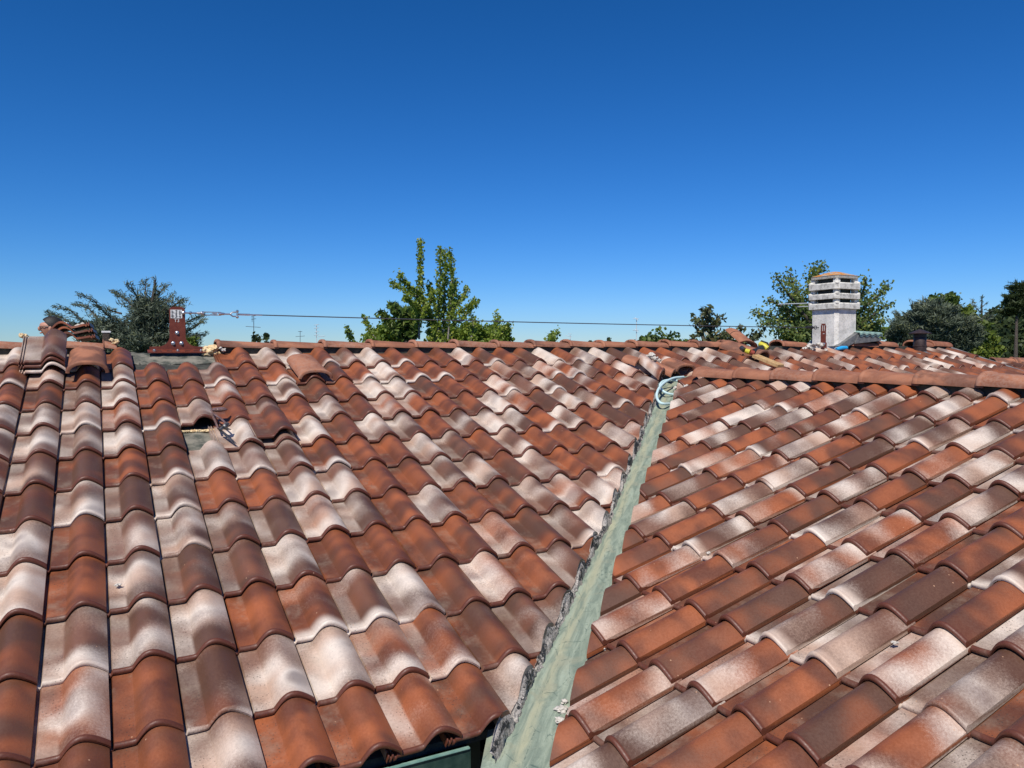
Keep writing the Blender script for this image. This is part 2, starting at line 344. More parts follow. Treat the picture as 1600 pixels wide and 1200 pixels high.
def tile_grid(us, vs, warp=0.0, rs=None, flange=False, thick=.0135):
    """closed tile body -> local (u, v, z) coords and quads"""
    us = list(us)
    prof = [prof_z(u) for u in us]
    if flange:                                   # interlocking rebate on the left border of a whole tile
        fu = [-.050, -.048, -.044, -.043, -.036, -.035, -.030, -.029, -.020, -.018]; fz = [-.024, -.010, -.010, -.021, -.021, -.010, -.010, -.021, -.021, -.013]
        us = fu+us[4:]; prof = fz+prof[4:]
    nu, nv = len(us), len(vs)
    V = []; T = []
    for k, v in enumerate(vs):
        lz = LIPZ.get(v, 0.0)
        for i, u in enumerate(us):
            z = prof[i] + lz - .018*v/L + warp*math.sin(u*22+v*9)
            if flange and v > .33: z += .004 if .345 < v < .37 else 0
            V.append((u, v, z)); T.append((u, v))
    for k, v in enumerate(vs):
        for i, u in enumerate(us):
            z = prof[i] - thick - .018*v/L + warp*math.sin(u*22+v*9)
            if u > .194: z = prof[i]-.018-.018*v/L
            V.append((u, v+(.002 if k == 0 else 0), z)); T.append((u, .003 if (k == 0 or u > .194) else v))
    F = []; o = nu*nv; idx = lambda k, i: k*nu+i
    for k in range(nv-1):
        for i in range(nu-1):
            F.append((idx(k, i), idx(k, i+1), idx(k+1, i+1), idx(k+1, i)))
            F.append((o+idx(k, i), o+idx(k+1, i), o+idx(k+1, i+1), o+idx(k, i+1)))
        F.append((idx(k, 0), idx(k+1, 0), o+idx(k+1, 0), o+idx(k, 0)))
        F.append((idx(k, nu-1), o+idx(k, nu-1), o+idx(k+1, nu-1), idx(k+1, nu-1)))
    for i in range(nu-1):
        F.append((idx(0, i), o+idx(0, i), o+idx(0, i+1), idx(0, i+1)))
        F.append((idx(nv-1, i), idx(nv-1, i+1), o+idx(nv-1, i+1), o+idx(nv-1, i)))
    return np.array(V), np.array(T), np.array(F)
G_STD = tile_grid(U_STD, V_STD); G_LOW = tile_grid(U_LOW, V_LOW); G_FL = tile_grid(U_STD, V_STD, flange=True)
CLS = {'W': (.62, .54, .3, 0), 'w': (.59, .54, .3, 1), 'P': (.54, .20, .8, 0), 'p': (.52, .20, .7, 1), 'M': (.44, .62, .4, 0), 'm': (.41, .62, .4, 1),
       'D': (.10, .52, .3, 0), 'd': (.16, .50, .3, 1), 'R': (.08, .26, 1.0, 0), 'r': (.16, .22, 1.0, 1), 'B': (.05, .44, .6, 0)}
def rnd_cls():
    return random.choices('WwPpMmDRBrd', [14, 6, 9, 4, 12, 4, 14, 14, 16, 3, 4])[0]
TA = {  # photograph's colours, row -> string starting at column 0
 3: 'DDDWRRPBM', 2: 'BPBmWWPpDM', 1: 'DwMWRrmwDPR', 0: 'WRMMMWBRBBPB', -1: 'WDWwMMPMRWBBM', -2: 'DwMwRRWWRDWWB', -3: 'MDRdWwMdRBWMBW',
 -4: 'WMWD.WWWDWMRMW', -5: 'MwPdWBMRWDPPRBW', -6: 'BMWBBPBWDBWWBR'}
TB = {  # row -> {column: class}
 -1: {-1: 'B', 0: 'P', 1: 'm', 2: 'D', 3: 'B'}, 0: {-3: 'P', -2: 'R', -1: 'B', 0: 'D', 1: 'm', 2: 'm', 3: 'P', 4: 'm'},
 1: {-2: 'P', -1: 'R', 0: 'D', 1: 'P', 2: 'R', 3: 'D', 4: 'P', 5: 'm'}, 2: {0: 'P', 1: 'M', 2: 'B', 3: 'B', 4: 'P', 5: 'D'},
 -2: {-2: 'D', -1: 'w', 0: 'P', 1: 'P', 2: 'B', 3: 'm'}, -3: {-4: 'w', -3: 'B', -2: 'M', -1: 'B', 0: 'B', 1: 'M'},
 -4: {-5: 'W', -4: 'R', -3: 'M', -2: 'R', -1: 'P', 0: 'W'}, -5: {-6: 'D', -5: 'P', -4: 'D', -3: 'M', -2: 'w', -1: 'W', 0: 'B'}}
def tcls(code):
    c = list(CLS[code]); 
    for i in range(3): c[i] = min(1, max(0, c[i]+random.uniform(-.07, .07)))
    return c
def place_grid(G, pl, a, b, h=0.0, rot=0.0, tilt=0.0, roll=0.0, jit=True):
    """world coords of a tile whose lower right tip lies at (a, b) of plane pl"""
    V, T, F = G; P = V.copy(); P[:, 0] -= .2
    if jit: a += random.uniform(-.0022, .0022); b += random.uniform(-.006, .006); rot += random.uniform(-.009, .009); h += random.uniform(-.0015, .0020); roll += random.uniform(-.012, .012); tilt += random.uniform(-.003, .003)
    c, s = math.cos(rot), math.sin(rot)
    x = P[:, 0]*c-P[:, 1]*s; y = P[:, 0]*s+P[:, 1]*c; z = P[:, 2]+P[:, 1]*tilt+P[:, 0]*roll
    O, ex, ev, n = [np.array(q) for q in (pl.p(a, b, h), pl.ex, pl.ev, pl.n)]
    return O+np.outer(x, ex)+np.outer(y, ev)+np.outer(z, n)
def tile_mesh(G, P, code, name='roof_tile'):
    V, T, F = G; n = len(P); seed = random.random()
    tuv = np.column_stack([T, np.full(n, seed)]); cl = np.tile(tcls(code), (n, 1))
    return np_mesh(name, P, F, {'tuv': ('FLOAT_VECTOR', tuv), 'tcl': ('FLOAT_COLOR', cl)})
def clip_mesh(me, co, no):
    """cut the tile, keep the side the normal points away from, close the cut"""
    bm = bmesh.new(); bm.from_mesh(me)
    r = bmesh.ops.bisect_plane(bm, geom=bm.verts[:]+bm.edges[:]+bm.faces[:], plane_co=co, plane_no=no, clear_outer=True, dist=1e-5)
    es = [e for e in r['geom_cut'] if isinstance(e, bmesh.types.BMEdge)]
    if es:
        try: bmesh.ops.holes_fill(bm, edges=es, sides=0)
        except Exception: pass
    n = len(bm.verts); bm.to_mesh(me); bm.free(); return n
CUTA, CUTB = 1.03, .825
def cutA(x): return 1.022+(.078*(2.4-x)/1.3 if x < 2.4 else .02*(x-2.4)/1.8)      # Y - X along the left cut
def cutA_plane(x):
    xa, xb = (1.0, 2.4) if x < 2.4 else (2.4, 4.4); a = Vector((xa, xa+cutA(xa), 0)); b = Vector((xb, xb+cutA(xb), 0)); d = (b-a).normalized(); return a, Vector((d.y, -d.x, 0))           # Y - X of the two cut lines beside the valley
DIAG = Vector((1, -1, 0)).normalized()
house = thing('house', Vector((4, 6.25, GROUND)), 'house whose low roof of red and whitewashed clay tiles fills the foreground', 'house')
tiles = []     # (screen weight, mesh)
def in_view(c):
    d = c.dot(CF)
    if d < .3: return None
    return 800+FPX*c.dot(CR)/d, 600-FPX*c.dot(CU)/d, d
def add_tile(pl, a, b, code, cut=None, G=None, far=False, **kw):
    ctr = pl.p(a-.1, b+.17); iv = in_view(ctr)
    wgt = 0
    if iv and -140 < iv[0] < 1740 and iv[1] < 1330: wgt = 1/iv[2]**2
    if wgt == 0:
        wgt = 1e-4        # just outside the frame: kept, so the roof stays whole from a step aside
    G = G or (G_STD if wgt > 1/121. else G_LOW)
    me = tile_mesh(G, place_grid(G, pl, a, b, **kw), code)
    if cut:
        for co, no in cut:
            if len(me.vertices): clip_mesh(me, co, no)
        if len(me.vertices) < 8: bpy.data.meshes.remove(me); return
        cs = np.mean([list(v.co) for v in me.vertices], axis=0); iv = in_view(Vector(cs))
        ex = max((v.co-Vector(cs)).length for v in me.vertices); wgt *= min(1, (ex/.2)**1.5)
    if iv and not (-20 < iv[0] < 1620 and iv[1] < 1215): wgt *= .2
    tiles.append((wgt, me))
MISSA = {(4, -4), (4, -8), (5, -8), (3, -8)}
for r in range(-9, 4):
    for c in range(-4, 51):
        if (c, r) in MISSA: continue
        rr = 2.84 if r == 3 else r
        a, b = c*W, -rr*L
        if r == -9: continue
        x = A0.x+c*W; y = A0.y - rr*L*math.cos(THA)
        cuts = []
        if x > XV+.02: continue
        # distance to the valley cut line (below the wing ridge) or to the wing ridge (beyond it)
        if y-x < CUTA+.75 and y < 5.6: cuts.append(cutA_plane(x-.05))
        if cuts and (y+.5)-(x-.25) < CUTA: 
            # part of A right of the valley: only beyond the wing
            if x < XR: continue
        if x > XR-.3:   # clip against line where the wing's far slope meets the main slope
            yl = 2*XR  # mirrored valley: Y + X = CUTA + 2*XR
            cuts = [(Vector((0, CUTA+2*XR, 0)), Vector((-1, -1, 0)).normalized())] if x > XR+.25 else ([] if y > 5.45 else cuts)
            if x > XR+.25 and (y+.5)+x < CUTA+2*XR: continue
        row = TA.get(r); code = row[c] if row and 0 <= c < len(row) and row[c] != '.' else rnd_cls()
        kw = {}
        if (c, r) in ((5, -4), (6, -8)): kw['G'] = G_FL
        if r == -8:
            cuts = cuts+[(Vector((0, 6.235, 0)), Vector((0, 1, 0)))]
        if (c, r) == (4, -5): kw.update(h=.012, tilt=-.03)
        if r == 3: kw['G'] = G_FL
        add_tile(PA, a, b, code, cuts, **kw)
for r in range(-7, 4):
    for d in range(-18, 8):
        a, b = d*W, -r*L
        x = B0.x+b*math.cos(THB); y = B0.y-d*W
        cuts = []
        if (y+.0)-(x+.35) > CUTB+.0 and True:
            if y-(x+.40) > CUTB: continue
        if (y+.25)-x > CUTB-.1: cuts.append((Vector((0, CUTB, 0)), -DIAG))
        if y > 5.05: continue
        if r == -7: cuts.append((Vector((XR-.02, 0, 0)), Vector((1, 0, 0))))
        code = TB.get(r, {}).get(d) or rnd_cls()
        add_tile(PB, a, b, code, cuts)
tiles.sort(key=lambda t: -t[0])
for wgt, me in tiles[:100]:
    obj('roof_tile', me, M_TILE, house, 40)
def join_meshes(name, meshes):
    Vs, Fl, Fs, A1, A2 = [], [], [], [], []; off = 0
    for me in meshes:
        n = len(me.vertices); v = np.empty(n*3, np.float32); me.vertices.foreach_get('co', v); Vs.append(v.reshape(-1, 3))
        l = np.empty(len(me.loops), np.int32); me.loops.foreach_get('vertex_index', l); Fl.append(l+off)
        s = np.empty(len(me.polygons), np.int32); me.polygons.foreach_get('loop_start', s); Fs.append(s+sum(len(x) for x in Fl[:-1]))
        a = np.empty(n*3, np.float32); me.attributes['tuv'].data.foreach_get('vector', a); A1.append(a)
        a = np.empty(n*4, np.float32); me.attributes['tcl'].data.foreach_get('color', a); A2.append(a)
        off += n
    me = bpy.data.meshes.new(name); V = np.concatenate(Vs); l = np.concatenate(Fl); s = np.concatenate(Fs)
    me.vertices.add(len(V)); me.vertices.foreach_set('co', V.ravel()); me.loops.add(len(l)); me.loops.foreach_set('vertex_index', l)
    me.polygons.add(len(s)); me.polygons.foreach_set('loop_start', s); me.update(calc_edges=True)
    me.attributes.new('tuv', 'FLOAT_VECTOR', 'POINT').data.foreach_set('vector', np.concatenate(A1))
    me.attributes.new('tcl', 'FLOAT_COLOR', 'POINT').data.foreach_set('color', np.concatenate(A2))
    return me
rest = [m for _, m in tiles[100:]]
# far slopes (only their crest can be seen from beside the photograph's viewpoint)
for r in range(-8, -1):
    for c in range(-50, 6):
        x = -c*W
        if r == -8 and -.4 < x < 1.1: continue
        if not (-1.2 < x-.0 < XV): continue
        me = tile_mesh(G_LOW, place_grid(G_LOW, PF, c*W, -r*L), rnd_cls()); clip_mesh(me, Vector((0, YR+.02, 0)), Vector((0, -1, 0))); rest.append(me)
for r in range(-7, -3):
    for c in range(-2, 14):
        y = B0.y+c*W; xx = 2*XR-B0.x+r*L*math.cos(THB)
        if y > CUTA+2*XR-xx-.45: continue
        me = tile_mesh(G_LOW, place_grid(G_LOW, PW, c*W, -r*L), rnd_cls()); clip_mesh(me, Vector((XR+.02, 0, 0)), Vector((-1, 0, 0))); rest.append(me)
fm = join_meshes('roof_tile', rest)
fo = obj('roof_tile', fm, M_TILE, house, 40); fo['kind'] = 'stuff'; fo['label'] = 'the smaller, farther clay tiles covering the rest of the roof'
# ------------------------------------------------------------ decks, walls
def quad_obj(name, pts, m, parent, thick=.02, kind=None):
    bm = bmesh.new(); top = [bm.verts.new(Vector(p)) for p in pts]; bot = [bm.verts.new(Vector(p)-Vector((0, 0, thick))) for p in pts]
    bm.faces.new(top); bm.faces.new(bot[::-1]); n = len(pts)
    for i in range(n): bm.faces.new((top[i], bot[i], bot[(i+1) % n], top[(i+1) % n]))
    return bm_obj(name, bm, m, parent, None)
def zp(pl, x, y, h): # height of plane at xy
    P0 = pl.p(0, 0, h); return P0.z - (pl.n.x*(x-P0.x)+pl.n.y*(y-P0.y))/pl.n.z
def xyp(pl, x, y, h=DECK): return Vector((x, y, zp(pl, x, y, h)))
VC = .95   # valley line Y = X + VC on the decks
def vline(x): 
    # exact intersection of the decks
    ys = np.linspace(x-1, x+3, 400); f = [zp(PA, x, y, DECK)-zp(PB, x, y, DECK) for y in ys]
    i = int(np.argmin(np.abs(f))); return float(ys[i])
xe = 1.03
v0 = Vector((xe, vline(xe), 0)); v1 = Vector((XR, vline(XR), 0))
EA = 2.31
DT = .03
bmd = bmesh.new()
def deck(pl, pts):
    top = [bmd.verts.new(xyp(pl, x, y)) for x, y in pts]; bot = [bmd.verts.new(xyp(pl, x, y)-Vector((0, 0, DT))) for x, y in pts]
    bmd.faces.new(top); bmd.faces.new(bot[::-1]); n = len(pts)
    for i in range(n): bmd.faces.new((top[i], bot[i], bot[(i+1) % n], top[(i+1) % n]))
deck(PA, [(-1.2, EA), (EA-v0.y+v0.x, EA), (v1.x, v1.y), (XR+.004, v1.y), (XR+ (v1.y-EA), EA), (XV, EA), (XV, YR), (-1.2, YR)])
deck(PB, [(xe+.0, v0.y), (xe, -.5), (XR, -.5), (XR, v1.y-.004), (v1.x-.003, v1.y-.004)])
deck(PW, [(XR+.003, -.5), (2*XR-1.03, -.5), (2*XR-1.03, 2.3), (XR+.003, v1.y-.008)])
deck(PF, [(-1.2, YR+.003), (XV, YR+.003), (XV, 9.9), (-1.2, 9.9)])
bm_obj('roof_deck', bmd, M_DECK, house, None)
# walls
M_EAVESHADE = simple('dark_eave_shade', (.010, .016, .018), (.018, .028, .028), 12, .7, bump=.1)  # near-black boards added below the eaves, their colour stands in for shade
for c_, s_ in (((.02, 2.47, -1.45), (2.3, .03, .36)), ((1.20, .68, -1.45), (.03, 2.26, .36))):
    b_ = bmesh.new(); add_box(b_, c_, s_); bm_obj('eave_shade_board', b_, M_EAVESHADE, house, None)
bmw = bmesh.new()
def wall(x0, y0, x1, y1, z1, t=.3):
    add_box(bmw, ((x0+x1)/2, (y0+y1)/2, (GROUND+z1)/2), (abs(x1-x0)+.001 if x0 != x1 else t, abs(y1-y0)+.001 if y0 != y1 else t, z1-GROUND))
wall(-1.0, 2.85, 1.35, 2.85, -1.62); wall(1.55, -.4, 1.55, 2.68, -1.62); wall(1.72, -.35, 7.2, -.35, -1.28)
wall(-1.0, 9.5, 9.4, 9.5, -1.2); wall(7.4, -.15, 7.4, 2.6, -1.3); wall(7.6, 2.75, 9.4, 2.75, -1.25); wall(9.35, 2.95, 9.35, 9.3, -1.3); wall(-1.05, 3.05, -1.05, 9.3, -1.3)
bm_obj('wall', bmw, M_WALL, house, None)
for sgn, X in ((1, XV-.02), (-1, -1.18)):
    bmw = bmesh.new(); vs = [bmw.verts.new((X, y, z)) for y, z in ((2.75, -1.27), (YR, zp(PA, 0, YR, DECK)-.035), (9.6, -1.25))]; vs2 = [bmw.verts.new((X-.2*sgn, v.co.y, v.co.z)) for v in vs]
    bmw.faces.new(vs); bmw.faces.new(vs2[::-1])
    for i in range(3): bmw.faces.new((vs[i], vs2[i], vs2[(i+1) % 3], vs[(i+1) % 3]))
    bm_obj('gable', bmw, M_WALL, house, None)
# verge strip on the right gable
bmv = bmesh.new()
p0, p1 = xyp(PA, XV+.015, EA, .0), xyp(PA, XV+.015, YR, .0)
add_tube(bmv, [p0+Vector((0, 0, -.01)), p1+Vector((0, 0, -.01))], .035, 8)
bm_obj('verge_flashing', bmv, M_LEAD, house)
# ridge membrane over the crest where the caps are missing
bmm = bmesh.new()
xs = np.linspace(-.3, .98, 40); prof = [(-.26, .004), (-.12, .004), (-.03, .006), (.0, .002), (.04, -.008), (.15, -.05)]
rows = []
for x in xs:
    rows.append([bmm.verts.new((x, YR+dy, zp(PA, x, min(YR, YR+dy), DECK)+h+ (.004*math.sin(x*37+dy*20)+.003*math.sin(x*91)))) for dy, h in prof])
for i in range(len(rows)-1):
    for k in range(len(prof)-1): bmm.faces.new((rows[i][k], rows[i+1][k], rows[i+1][k+1], rows[i][k+1]))
bm_obj('ridge_membrane', bmm, M_MEMB, house, 60)
# membrane patch showing through the missing tile
bmm = bmesh.new(); rows = []
for a in np.linspace(3.05*W, 4.12*W, 14):
    rows.append([bmm.verts.new(PA.p(a, 4.0*L+b, DECK+.006+.003*math.sin(a*60+b*33))) for b in np.linspace(-.02, .40, 16)])
for i in range(13):
    for k in range(15): bmm.faces.new((rows[i][k], rows[i+1][k], rows[i+1][k+1], rows[i][k+1]))
bm_obj('exposed_membrane', bmm, M_MEMB, house, 60)
# ------------------------------------------------------------ valley sheet
def zdeck(x, y): return max(zp(PA, x, y, DECK), zp(PB, x, y, DECK))
from mathutils import noise as mnoise
S = np.linspace(-.14, 4.95, 150); Uc = np.linspace(-.16, .16, 33)
ax = Vector((v1.x-v0.x, v1.y-v0.y, 0)).normalized(); px_ = Vector((ax.y, -ax.x, 0))      # px_ points to the B side
V = []; T = []
for s in S:
    c = Vector((v0.x, v0.y, 0))+ax*s
    for u in Uc:
        if s < .35: u = max(u, -.085-.2*max(0, s))
        p = c+px_*u
        cr = math.exp(-(u/.012)**2)*.010                          # raised centre fold
        z = .4*zdeck(p.x, p.y)+.6*(zdeck(c.x, c.y)+.016)+.006+cr*.35
        z += .0035*mnoise.noise(Vector((p.x*9, p.y*9, 1.3)))+.0016*mnoise.noise(Vector((p.x*31, p.y*31, 7)))
        if s < 0: z -= (s*s)*1.5
        V.append((p.x, p.y, z)); T.append((u+.01, s, 0))
nu = len(Uc); F = [(i*nu+k, i*nu+k+1, (i+1)*nu+k+1, (i+1)*nu+k) for i in range(len(S)-1) for k in range(nu-1)]
me = np_mesh('valley_gutter', V, F, {'tuv': ('FLOAT_VECTOR', T)})
vo = obj('valley_gutter', me, M_VALLEY, house, 60); vo['label'] = 'green oxidised sheet metal valley running up between the two slopes'
def valley_z(x, y): return zdeck(x, y)+.009
# bitumen filler under the cut tiles of the left slope
def surfA(x, y):
    """top of the tile field of slope A at x,y"""
    q = Vector((x, y, zp(PA, x, y, 0)))-A0; a = q.x; b = q.dot(PA.ev)
    c = math.ceil(a/W); u = a-(c-1)*W; r = math.ceil(-b/L - 1e-6); 
    rr = 2.84 if r > 2 else r
    v = b+rr*L
    if v > L: v = L
    return zp(PA, x, y, prof_z(u)-.018*v/L)
V = []; T = []; n = 760; K = 9
for i in range(n):
    x = 1.075+(4.33-1.075)*i/(n-1); y = x+cutA(x)
    top = surfA(x, y)-.003; 
    jag = .010*mnoise.fractal(Vector((x*26, 3.1, 0)), .7, 2.1, 4)
    wd = .014+.010*mnoise.noise(Vector((x*4.5, 9.1, 0)))+.010*mnoise.fractal(Vector((x*40, 5.5, 0)), .8, 2.2, 4)
    bx = Vector((x, y, 0))+DIAG*wd; bz = valley_z(bx.x, bx.y)+.002
    tp = Vector((x, y, top))+DIAG*(-.010)
    for k in range(K):
        f = k/(K-1)
        p = tp.lerp(Vector((bx.x, bx.y, bz)), f)
        bul = math.sin(f*math.pi)*(.006+.010*mnoise.noise(Vector((x*22, f*3, 2))))
        p += DIAG*bul + Vector((0, 0, bul*.8 + .004*mnoise.noise(Vector((x*90, f*9, 0)))))
        if k == 0: p.z = top+.0045+jag*.35; p += DIAG*.010
        if k == K-1: p.z = bz-.003; p += DIAG*jag*.8
        V.append(tuple(p)); T.append((x, f, 0))
F = [(i*K+k, i*K+k+1, (i+1)*K+k+1, (i+1)*K+k) for i in range(n-1) for k in range(K-1)]
me = np_mesh('bitumen_filler', V, F, {'tuv': ('FLOAT_VECTOR', T)})
bo = obj('bitumen_filler', me, M_BITU, house, 50); bo['label'] = 'cracked black bitumen edge with crumbling pale mortar along the left side of the valley'
# mortar crumbs on the right side of the valley
for (qx, qy, s) in ((937, 1000, .022), (947, 1012, .016), (877, 1108, .016), (876, 1126, .014), (882, 1096, .010), (949, 1008, .012), (1057, 652, .013)):
    bmc = bmesh.new(); p = PB.hit(qx, qy, -.038); add_lump(bmc, p, s, qx, .5, 3, (1.1, 1.1, .7)); bm_obj('mortar_crumb', bmc, M_MORT, house, 80)
# ------------------------------------------------------------ ridge caps
def cap_mesh(P0, P1, side, up, w0, w1, h0, h1, code, name='ridge_cap', nseg=16, flip=False):
    """half-round cap from P0 (wide, rimmed end) to P1; base centre line, side = half-width direction"""
    P0, P1, side, up = [np.array(q, float) for q in (P0, P1, side, up)]
    ts = [0, .012, .03, .06, .075, .3, .6, .9, .985, 1.0]; rim = [.000, .007, .009, .008, 0, 0, 0, 0, 0, -.002]
    V = []; T = []; Lc = np.linalg.norm(P1-P0); th = .013
    for lay in (0, 1):
        for t, rm in zip(ts, rim):
            c = P0+(P1-P0)*t; hw = w0+(w1-w0)*t; h = h0+(h1-h0)*t
            for k in range(nseg+1):
                a = math.pi*k/nseg; ca, sa = math.cos(a), math.sin(a)
                sx = math.copysign(abs(ca)**.85, ca); sz = sa**.9
                d = (rm if lay == 0 else -th)
                V.append(c+side*sx*(hw+d)+up*(sz*(h+d) - (0 if lay == 0 else 0)))
                T.append(((k/nseg)*.3, .02+t*Lc))
    n = nseg+1; m_ = len(ts); o = n*m_; F = []
    I = lambda i, k: i*n+k
    for i in range(m_-1):
        for k in range(nseg):
            F.append((I(i, k), I(i+1, k), I(i+1, k+1), I(i, k+1))); F.append((o+I(i, k), o+I(i, k+1), o+I(i+1, k+1), o+I(i+1, k)))
        F.append((I(i, 0), o+I(i, 0), o+I(i+1, 0), I(i+1, 0))); F.append((I(i, nseg), I(i+1, nseg), o+I(i+1, nseg), o+I(i, nseg)))
    for k in range(nseg):
        F.append((I(0, k), I(0, k+1), o+I(0, k+1), o+I(0, k))); F.append((I(m_-1, k), o+I(m_-1, k), o+I(m_-1, k+1), I(m_-1, k+1)))
    V = np.array(V); T = np.array(T); seed = random.random()
    me = np_mesh(name, V, F, {'tuv': ('FLOAT_VECTOR', np.column_stack([T, np.full(len(V), seed)])), 'tcl': ('FLOAT_COLOR', np.tile(tcls(code), (len(V), 1)))})
    bm = bmesh.new(); bm.from_mesh(me); bmesh.ops.recalc_face_normals(bm, faces=bm.faces[:]); bm.to_mesh(me); bm.free()
    return me
def cap_tile_mat():
    m, t, b = mat('terracotta_ridge'); q = N(t); pos = q.pos()
    at = q.n('ShaderNodeAttribute', attribute_name='tuv'); sep = q.n('ShaderNodeSeparateXYZ'); q.put(sep.inputs[0], at.outputs['Vector']); u, v, s = sep.outputs
    ac = q.n('ShaderNodeAttribute', attribute_name='tcl'); sc = q.n('ShaderNodeSeparateColor'); q.put(sc.inputs[0], ac.outputs['Color'])
    z = q.m('MULTIPLY', s, 43.0)
    n1 = q.noise(q.comb(q.m('MULTIPLY', u, 9.0), q.m('MULTIPLY', v, 5.0), z), 1.0, 3, .55, .4); n2 = q.noise(pos, 45, 5, .7); n3 = q.noise(pos, 300, 3, .7)
    col = q.mix(q.ramp(n1, .3, .7), c4(.26, .095, .050), c4(.37, .155, .085))
    col = q.mix(q.m('MULTIPLY', sc.outputs[1], q.ramp(n1, .62, .38)), col, c4(.13, .062, .042))
    col = q.mix(q.m('MULTIPLY', sc.outputs[0], q.ramp(n2, .35, .65)), col, c4(.40, .27, .21))
    col = q.mix(q.m('MULTIPLY', q.ramp(n2, .58, .72), .45), col, c4(.13, .07, .045))
    q.put(b.inputs['Base Color'], col); b.inputs['Roughness'].default_value = .7; b.inputs['Specular IOR Level'].default_value = .3
    q.bump(q.m('ADD', n3, n2), .35, .002, b)
    return m
M_CAP = cap_tile_mat()
CLS.update({'a': (.1, .2, .5, 0), 'b': (.35, .15, .5, 0), 'c': (.1, .75, .5, 0)})
JX = [.785, 1.198, 1.578, 1.97, 2.347, 2.727, 3.122, 3.486, 3.875, 4.248, 4.632, 5.044, 5.422, 5.825, 6.06]
def ridge_cap(x0, x1, code=None, lift=0.0, skew=0.0):
    zt = lambda x: .112+.0047*(x-1); hh = lambda x: .052+.0022*max(0, x-1)
    h = hh(x0); zb = zt(x0)-h; lift += random.uniform(-.003, .004); skew += random.uniform(-.008, .008)
    me = cap_mesh((x0, YR-.006, zb+.006+lift), (x1+.035, YR-.006+skew, zt(x1)-hh(x1)-.008), (0, 1, 0), (0, 0, 1), .107, .097, h, h-.008, code or random.choice('aaabbc'))
    return obj('ridge_cap', me, M_CAP, house, 50)
for i in range(len(JX)-1): ridge_cap(JX[i], JX[i+1])
for a, b in ((-1.12, -.74), (-.74, -.36), (-.36, .035)): ridge_cap(a, b-.02 if b > 0 else b, 'b', .006)
ridge_cap(.035, .088, 'b', .004)
for a, b in ((6.62, 7.02), (7.72, 8.20), (8.20, 8.58)): ridge_cap(a, b-.03, 'a')
ridge_cap(8.93, 9.24, 'a'); ridge_cap(9.24, 9.60, 'a')
JY = [5.02, 4.559, 4.176, 3.79, 3.419, 3.038, 2.651, 2.27, 1.89, 1.51, 1.13, .75, .37]
for i in range(len(JY)-1):
    y1, y0 = JY[i], JY[i+1]        # wide rimmed end towards the main ridge
    me = cap_mesh((XR, y1, -.186), (XR, y0-.035, -.200), (1, 0, 0), (0, 0, 1), .108, .098, .074, .064, ['a', 'a', 'b', 'a', 'a', 'c', 'b', 'a'][i % 8])
    obj('ridge_cap', me, M_CAP, house, 50)
# bedding strips added under the ridge caps, dark for the shaded gap
bmb = bmesh.new()
add_box(bmb, (3.42, YR, .038), (5.25, .17, .075)); add_box(bmb, (-.55, YR, .038), (1.2, .17, .075)); add_box(bmb, (8.66, YR, .046), (1.86, .17, .075)); add_box(bmb, (6.55, YR, .042), (.9, .17, .075)); add_box(bmb, (XR, 2.4, -.225), (.12, 5.1, .06))
bm_obj('ridge_shade_strip', bmb, M_DECK, house, None)
# ------------------------------------------------------------ eaves gutter
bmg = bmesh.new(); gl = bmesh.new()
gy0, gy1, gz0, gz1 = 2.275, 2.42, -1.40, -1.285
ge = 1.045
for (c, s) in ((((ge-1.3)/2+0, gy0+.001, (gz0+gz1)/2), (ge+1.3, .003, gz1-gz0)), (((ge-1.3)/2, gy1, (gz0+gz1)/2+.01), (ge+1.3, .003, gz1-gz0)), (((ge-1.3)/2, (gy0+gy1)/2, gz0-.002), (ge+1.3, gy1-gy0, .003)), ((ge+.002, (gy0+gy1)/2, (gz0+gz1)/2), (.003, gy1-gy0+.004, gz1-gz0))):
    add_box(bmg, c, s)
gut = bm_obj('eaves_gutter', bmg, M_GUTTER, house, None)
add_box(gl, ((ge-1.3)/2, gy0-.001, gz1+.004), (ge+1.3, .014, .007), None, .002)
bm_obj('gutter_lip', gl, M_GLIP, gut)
gb = bmesh.new()
for dx in (.0, .035): add_box(gb, (ge-.06-dx, gy1-.03, gz1-.02), (.006, .10, .004), Matrix.Rotation(.3, 3, 'X'))
bm_obj('gutter_clip', gb, M_STEEL, gut)
# ------------------------------------------------------------ chimney
def octo(bm, c, hx, hy, z0, z1, ch, hx1=None, hy1=None, ch1=None):
    hx1 = hx1 or hx; hy1 = hy1 or hy; ch1 = ch1 if ch1 is not None else ch
    def ring(hx, hy, ch, z): return [bm.verts.new((c[0]+x, c[1]+y, z)) for x, y in ((-hx, -hy+ch), (-hx+ch, -hy), (hx-ch, -hy), (hx, -hy+ch), (hx, hy-ch), (hx-ch, hy), (-hx+ch, hy), (-hx, hy-ch))]
    a, b = ring(hx, hy, ch, z0), ring(hx1, hy1, ch1, z1)
    bm.faces.new(a[::-1]); bm.faces.new(b)
    for i in range(8): bm.faces.new((a[i], a[(i+1) % 8], b[(i+1) % 8], b[i]))
cc = (7.535+.175-.006, 6.2+.183-.006); hx, hy = .181, .190
CZ = lambda py, D=8.95: (ray(1307, py)*D).z
bms = bmesh.new(); octo(bms, cc, hx, hy, -.15, .535, .035); chim = bm_obj('chimney', bms, M_CONC, house, 20)
chim['label'] = 'white concrete chimney with three louvre rings and an orange-lichened cap'
M_LOUV = simple('stained_concrete_louvres', (.66, .64, .58), (.30, .29, .26), 22, .95, bump=.6, bd=.004, lo=.40, hi=.72)
